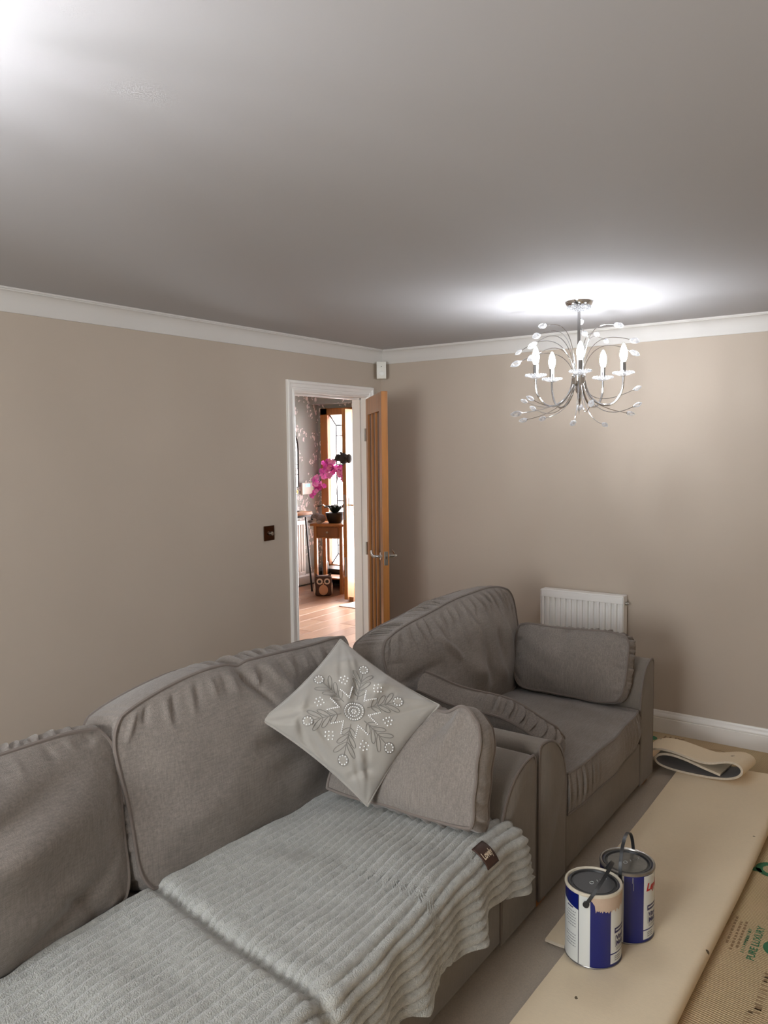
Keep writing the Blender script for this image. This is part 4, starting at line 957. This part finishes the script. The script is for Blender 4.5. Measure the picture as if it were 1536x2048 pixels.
for kk in range(6):
    a = math.radians(-45+60*kk+8); ca, sa = math.cos(a), math.sin(a); R_ = .150 if kk % 3 else .142
    rs = np.linspace(.04, R_-.02, 12); thr.tube(onS(rs*ca, rs*sa), .0013, 5)
    for q, (r0, L_) in enumerate(((.052, .030), (.072, .040), (.094, .046))):
        for s in (-1, 1): loop_leaf(r0*ca, r0*sa, a+s*.72, L_, .0072)
    for q in range(9):
        t = 2*math.pi*q/9; bead((R_-.008)*ca+.0115*math.cos(t), (R_-.008)*sa+.0115*math.sin(t), .0022)
    thr.tube(onS((R_-.008)*ca+.015*np.cos(np.linspace(0, 6.28, 16)), (R_-.008)*sa+.015*np.sin(np.linspace(0, 6.28, 16))), .0013, 5)
    b = a+math.radians(30); cb_, sb_ = math.cos(b), math.sin(b)
    for r0 in np.linspace(.044, .074, 7):       # V shaped bead rows between the arms
        for s in (-1, 1):
            d_ = s*(r0-.044)*.62; bead(r0*cb_-d_*sb_, r0*sb_+d_*cb_, .0021)
    for q, (r0, d_) in enumerate(((.088, 0), (.095, .008), (.095, -.008), (.103, 0), (.103, .013), (.103, -.013), (.112, .006), (.112, -.006))): bead(r0*cb_-d_*sb_, r0*sb_+d_*cb_, .0024)
for r0, n_ in ((.006, 6), (.016, 16), (.026, 24)):
    for q in range(n_): bead(r0*math.cos(6.283*q/n_), r0*math.sin(6.283*q/n_), .0019)
    thr.tube(onS((r0+.004)*np.cos(np.linspace(0, 6.2, 24)), (r0+.004)*np.sin(np.linspace(0, 6.2, 24))), .0012, 5, closed=True)
o = thr.build('embroidery', M['thread'], ob); o['kind'] = 'stuff'
o = beads.build('beadwork', M['bead'], ob); o['kind'] = 'stuff'

# ---- ribbed throw over the sofa seat
BL = thing('throw_blanket', (-3.3, -1.9, .45), 'pale grey-green ribbed fleece throw spread over the sofa seat', 'blanket')
YB, YE, ZS, RA = -1.50, -2.158, .467, .060
L1 = YB-YE; L2 = RA*math.pi/2
def bpath(t):
    t = np.asarray(t, float); y = np.empty_like(t); z = np.empty_like(t); ny = np.empty_like(t); nz = np.empty_like(t)
    a = t < L1; y[a] = YB-t[a]; z[a] = ZS; ny[a] = 0; nz[a] = 1
    b = (t >= L1) & (t < L1+L2); q = (t[b]-L1)/RA; y[b] = YE-RA*np.sin(q); z[b] = ZS-RA+RA*np.cos(q); ny[b] = -np.sin(q); nz[b] = np.cos(q)
    c = t >= L1+L2; y[c] = YE-RA-(t[c]-L1-L2)*.06; z[c] = ZS-RA-(t[c]-L1-L2); ny[c] = -1; nz[c] = .0
    return y, z, ny, nz
PITCH_R = .0295
def blanket_point(X, t, rib=True):
    y, z, ny, nz = bpath(t)
    hang = np.clip((t-L1-.02)/.22, 0, 1.2)
    dX = X+3.352+.06*np.sin((t-.2)*3)            # distance from the gap between the seat cushions
    # rib phase drifts a little and slips at the gap
    ph = t+.012*np.sin(X*2.3+.5)+.010*np.sin(X*5.2+t*4)+.013/(1+np.exp(dX/.012))+.010*np.exp(-(dX/.05)**2)*np.sin(t*40)
    w_ = np.abs(np.sin(math.pi*ph/PITCH_R))**.5
    amp = .0140*(1-.45*np.exp(-((t-.08)/.10)**2)*np.clip((X+2.9)/.4, 0, 1))
    soft = .006*vnoise(X*7, t*7, 77)+.003*vnoise(X*24, t*24, 78)
    dip = -.022*np.exp(-(dX/.016)**2)*np.clip(1.2-hang, 0, 1)+.003*np.exp(-((dX-.055)/.03)**2)+.002*np.exp(-((dX+.06)/.035)**2)
    sw = hang*(.012*np.sin(X*22+t*6)+.009*np.sin(X*39+1.3)+.008)
    d = soft*(1-.3*hang)+dip+(amp*w_ if rib else .008)
    y = y+ny*(d+np.maximum(sw, -.005)); z = z+nz*(d+sw*.0)
    return y, z
ni, nj = 190, 300
Xl = -4.44; sg = np.linspace(0, 1, ni+1); tt = np.linspace(0, 1, nj+1)
SG, TT = np.meshgrid(sg, tt)
Xg = Xl+(-2.47-Xl)*SG
hem = L1+L2+(ZS-RA)-np.interp(Xg, [-4.44, -3.3, -3.09, -2.97, -2.93, -2.77, -2.71, -2.6, -2.51, -2.40, -2.29], [.24, .225, .235, .215, .27, .235, .295, .275, .255, .275, .28])+.006*np.sin(Xg*41)
from mathutils.bvhtree import BVHTree
tuck = np.full(ni+1, -1.53)
for c_ in [c for c in SO.children if c.name.startswith('back_cushion')]:
    bv_ = BVHTree.FromPolygons([v.co.copy() for v in c_.data.vertices], [tuple(p.vertices) for p in c_.data.polygons])
    for i in range(ni+1):
        for z_ in (.475, .49, .505):
            h_ = bv_.ray_cast(Vector((float(Xg[0, i]), -2.1, z_)), Vector((0, 1, 0)))[0]
            if h_ is not None: tuck[i] = min(tuck[i], h_.y+.010)
for _ in range(2): tuck[1:-1] = .25*tuck[:-2]+.5*tuck[1:-1]+.25*tuck[2:]
ts = (YB-tuck)[None, :]
Tg = ts+TT*(hem-ts)
ext = np.clip((Tg-(L1-.14))/.40, 0, 1); Xg = Xg+np.clip((SG-.72)/.28, 0, 1)**1.5*(.165*ext**1.1+.004*np.sin(Tg*2*math.pi/PITCH_R))
yg, zg = blanket_point(Xg, Tg)
zg = zg-.020*np.clip((SG-.9)/.1, 0, 1)**2*ext
V = np.stack([Xg, yg, zg], -1).reshape(-1, 3)
mb = MB(); mb.v = [tuple(p) for p in V]; nx = ni+1
mb.f = [(j*nx+i, (j+1)*nx+i, (j+1)*nx+i+1, j*nx+i+1) for j in range(nj) for i in range(ni)]
bo = mb.build('ribbed_cloth', M['fleece'], BL, angle=180)
if bo.data.polygons[ni*20+20].normal.z < 0: bo.data.flip_normals()
so = bo.modifiers.new('thickness', 'SOLIDIFY'); so.thickness = .006; so.offset = -1
# sewn-on leather tag
t0_, t1_, x0_, x1_ = L1+.020, L1+.076, -2.668, -2.602
def skin(x, t, off):
    x = np.asarray(x, float); t = np.asarray(t, float); yy, zz = blanket_point(x, t, False); _, _, ny, nz = bpath(t)
    return np.stack([x+.012*(t-t0_)/.08, yy+ny*off, zz+nz*off], -1)
gx_, gt_ = np.meshgrid(np.linspace(x0_, x1_, 10), np.linspace(t0_, t1_, 12))
P1 = skin(gx_.ravel(), gt_.ravel(), .0085); P0 = skin(gx_.ravel(), gt_.ravel(), .0020)
m_ = MB(); f = [(j*10+i, (j+1)*10+i, (j+1)*10+i+1, j*10+i+1) for j in range(11) for i in range(9)]
m_.add(P1, f); 
tg = m_.build('label_tag', M['tag'], BL); tg.data.polygons[0]; s2 = tg.modifiers.new('thickness', 'SOLIDIFY'); s2.thickness = .003; s2.offset = 0
if sum(p.normal.y for p in tg.data.polygons) > 0: tg.data.flip_normals()
me = text_mesh('Lovely', .022, .0006); co = np.array([v.co[:] for v in me.vertices]); wd_ = co[:, 0].max()
Pt = skin(x0_+.006+co[:, 0]*(.052/wd_), t0_+.035-co[:, 1], .0112)
for i, v in enumerate(me.vertices): v.co = Pt[i]
me.materials.clear(); me.materials.append(M['tagtext']); link('lettering', me, tg)

# ------------------------------------------------------------------ paint cans
blue = mat('can_blue', (8, 24, 104), .28, coat=.3, bump=(20, .02, .001)); canw = mat('can_white', (214, 216, 212), .32, coat=.3, bump=(20, .02, .001))
canline = mat('can_dark_line', (52, 54, 60), .5, bump=(20, .02, .001)); cang = mat('can_grey_print', (128, 130, 132), .5, bump=(20, .02, .001)); canr = mat('can_red_print', (190, 32, 36), .4, bump=(20, .02, .001))
navy = mat('can_navy_print', (38, 34, 84), .4, bump=(20, .02, .001))
paint = mat('dried_beige_paint', (190, 168, 148), .55, bump=(120, .3, .002), var=(40, .05)); rimp = mat('rim_paint', (206, 196, 176), .5, bump=(80, .3, .002), var=(60, .08)); tin = mat('tin_rim', (150, 146, 140), .3, metal=.8, bump=(60, .1, .001), var=(50, .15))
lidm = mat('dark_lid', (62, 64, 66), .35, bump=(40, .05, .001), var=(20, .05))
lids = mat('smeared_lid', (98, 95, 88), .3, bump=(40, .15, .002), var=(28, .35))
def can(name, cx, cy, z0, R, Hc, smear, label, rot=0.):
    root = thing(name, (cx, cy, z0), label, 'paint can', 'blue paint cans on the carpet backing')
    fa = math.atan2(CAM.y-cy, CAM.x-cx)
    def pol(th, r, z):  # th in degrees, 0 faces the viewer's side of the room, + to its right
        a = fa+math.radians(th+rot); return (cx+r*math.cos(a), cy+r*math.sin(a), z0+z)
    body = MB().lathe([(0, .004), (R-.004, .004), (R-.004, 0), (R-.001, 0), (R, .004), (R, Hc-.006), (R+.0005, Hc-.004), (R-.016, Hc-.004), (R-.018, Hc-.010), (0, Hc-.010)], 64, (cx, cy, z0)).build('body', blue, root)
    MB().lathe([(R+.0022, Hc-.007), (R+.0030, Hc-.003), (R+.0022, Hc+.001), (R-.001, Hc+.003), (R-.005, Hc+.002), (R-.007, Hc-.002), (R-.008, Hc-.010)], 64, (cx, cy, z0)).build('rim', rimp if smear == 1 else tin, root)
    MB().tube([pol(t, R+.0005, .004) for t in np.linspace(0, 360, 60, endpoint=False)], .0018, 6, closed=True).build('bottom_seam', tin, root)
    ld = MB().lathe([(R-.008, Hc-.009), (R-.018, Hc-.009), (R-.020, Hc-.008), (R-.024, Hc-.004), (0, Hc-.004)], 64, (cx, cy, z0)).build('lid', [lidm], root)
    if smear == 2: ld.data.materials[0] = lids
    MB().lathe([(R-.0075, Hc-.006), (R-.010, Hc-.001), (R-.016, Hc-.001), (R-.020, Hc-.0075)], 64, (cx, cy, z0)).build('lid_ring', M['dark'], ld)
    emb = mat('lid_emboss', (176, 178, 176), .35, bump=(40, .02, .001))
    MB().tube([pol(-60, 0, 0) if False else (cx+(-.006)+.008*math.cos(t)*1.0, cy+.004+.006*math.sin(t), z0+Hc-.0030) for t in np.linspace(0, 2*math.pi, 14, endpoint=False)], .0014, 5, closed=True).build('lid_mark', emb, ld)
    for k_ in range(4):
        q = Vector((cx+.012+.010*k_, cy-.010-.006*k_, z0+Hc-.0032)); MB().tube([q, q+Vector((.007, .006, 0))], .0013, 5).build('lid_mark', emb if k_ in (0, 3) else cang, ld)
    def patch(nm, t0, t1, za, zb, mt, off=.0006, par=body, nt=None, top=None, bot=None):
        nt = nt or max(3, int(abs(t1-t0)/4)); v = []; f = []
        for i in range(nt+1):
            t = t0+(t1-t0)*i/nt
            b_ = bot(i/nt) if bot else za; u_ = top(i/nt) if top else zb
            v += [pol(t, R+off, b_), pol(t, R+off, u_)]
        for i in range(nt): f.append((2*i, 2*i+1, 2*i+3, 2*i+2))
        o = MB().add(v, f).build(nm, mt, par, angle=60); return o
    sweep_ = lambda s: Hc-.012-.062*(s**.75)            # white back label under a curved blue sweep
    lb = patch('label', -150, -31, .003, Hc-.02, canw, top=lambda s: Hc-.030-.030*max(0, (s-.35)/.65)**.8)
    patch('label_seam', -31.2, -29.6, .003, Hc-.007, canline, .0008)
    patch('label', -29.6, -6, .003, Hc-.007, canw)
    fl = patch('label', 37, 128, .048, Hc-.010, canw, nt=20)
    patch('label', 37, 128, .014, .044, canw, nt=20)
    rr = random.Random(3)
    for r_ in range(13):
        zz = Hc-.075-r_*.0095; st = -66 if r_ % 5 else -60
        t = st
        while t < -38:
            l_ = rr.uniform(2, 6)
            if r_ not in (6, 7): patch('small_print', t, min(t+l_, -37), zz, zz+.0032, cang, .0009, lb, nt=3)
            t += l_+1.2
    patch('small_print', -62, -44, Hc-.062, Hc-.058, navy, .0009, lb)
    # front label : band, name, rule lines
    patch('printed_band', 47, 96, .112, .119, navy, .0009, fl); patch('printed_band', 47, 96, .124, .130, navy, .0009, fl); patch('printed_band', 47, 50, .112, .130, navy, .0009, fl); patch('printed_band', 92, 96, .112, .130, navy, .0009, fl)
    for zz in (.060, .055): patch('small_print', 52, 92, zz, zz+.0022, cang, .0009, fl)
    for zz in (.034, .028, .021): patch('small_print', 48, 66, zz, zz+.003, cang, .0009, body)
    patch('printed_frame', 49, 50.5, .066, .104, cang, .0009, fl); patch('printed_frame', 49, 94, .066, .0675, cang, .0009, fl)
    def lettering(txt, size, th0, z, mt, bold, italic=0.):
        me = text_mesh(txt, size, bold); 
        for v in me.vertices:
            q = v.co.copy(); v.co = pol(th0+math.degrees((q.x+italic*q.y)/R), R+.0012, z+q.y)
        me.materials.clear(); me.materials.append(mt); return link('lettering', me, fl)
    lettering('Vinyl', .021, 52, .089, navy, .0012); lettering('Matt', .021, 52, .070, navy, .0012)
    if smear != 1: lettering('Leyland', .036, 43, Hc-.062, canr, .0016, .25)
    if smear == 1:
        pr = random.Random(6); prof = [pr.uniform(-.007, .007) for _ in range(60)]
        def low(s):
            i = int(s*58); return Hc-.042-.012*math.sin(math.pi*min(1, s*1.6))**.6+prof[i]*(1 if s < .75 else .3)+(.02 if s < .06 else 0)
        patch('paint_drip', -4, 125, 0, Hc-.004, paint, .0016, body, nt=58, bot=low)
    else:
        patch('paint_run', 11, 13, Hc-.030, Hc-.010, cang, .0012, body, nt=3); patch('paint_run', 13, 14.2, Hc-.055, Hc-.030, cang, .0012, body, nt=3)
    # strap handle : upright hoop from a front pivot to a back pivot
    th = -14 if smear == 1 else -13; lean = math.radians(-30 if smear == 1 else 2)
    a0 = Vector(pol(th, R+.005, Hc-.030)); a1 = Vector(pol(th+180, R+.005, Hc-.030)); mid = (a0+a1)/2; ax = (a0-a1).normalized(); lat = Vector((-ax.y, ax.x, 0))
    v = []; f = []; n_ = 30; hh = .112 if smear == 1 else .122
    upv = (Vector((0, 0, 1))*math.cos(lean)+lat*math.sin(lean)*(-1)).normalized()
    for i in range(n_+1):
        t = math.pi*i/n_; c_ = mid+ax*((R+.0055)*math.cos(t))*(1)+upv*(hh*math.sin(t)**.85)
        tg_ = (-ax*math.sin(t)*R+upv*hh*math.cos(t)).normalized(); wv = tg_.cross(ax*math.cos(t)+upv*math.sin(t)).normalized(); nv_ = wv.cross(tg_)
        for s, q in ((-1, -1), (1, -1), (1, 1), (-1, 1)): v.append(c_+wv*.0055*s+nv_*.0013*q)
    for i in range(n_):
        for k_ in range(4): f.append((i*4+k_, i*4+(k_+1) % 4, (i+1)*4+(k_+1) % 4, (i+1)*4+k_))
    f += [(3, 2, 1, 0), tuple(n_*4+k_ for k_ in range(4))]
    hn = MB().add(v, f).build('handle', M['dark'], root)
    for a_ in (a0, a1):
        dr_ = Vector((a_.x-cx, a_.y-cy, 0)).normalized(); MB().tube([a_-dr_*.006, a_+dr_*.003], .010, 14).build('pivot', M['dark'], hn)
    return root
can('paint_can', -2.288, -2.428, .0385, .0895, .243, 1, 'blue and white paint can with beige paint run down from its rim')
can('paint_can', -2.101, -2.478, .0385, .0895, .243, 2, 'blue paint can with red lettering and a smeared grey lid behind the dripped can')
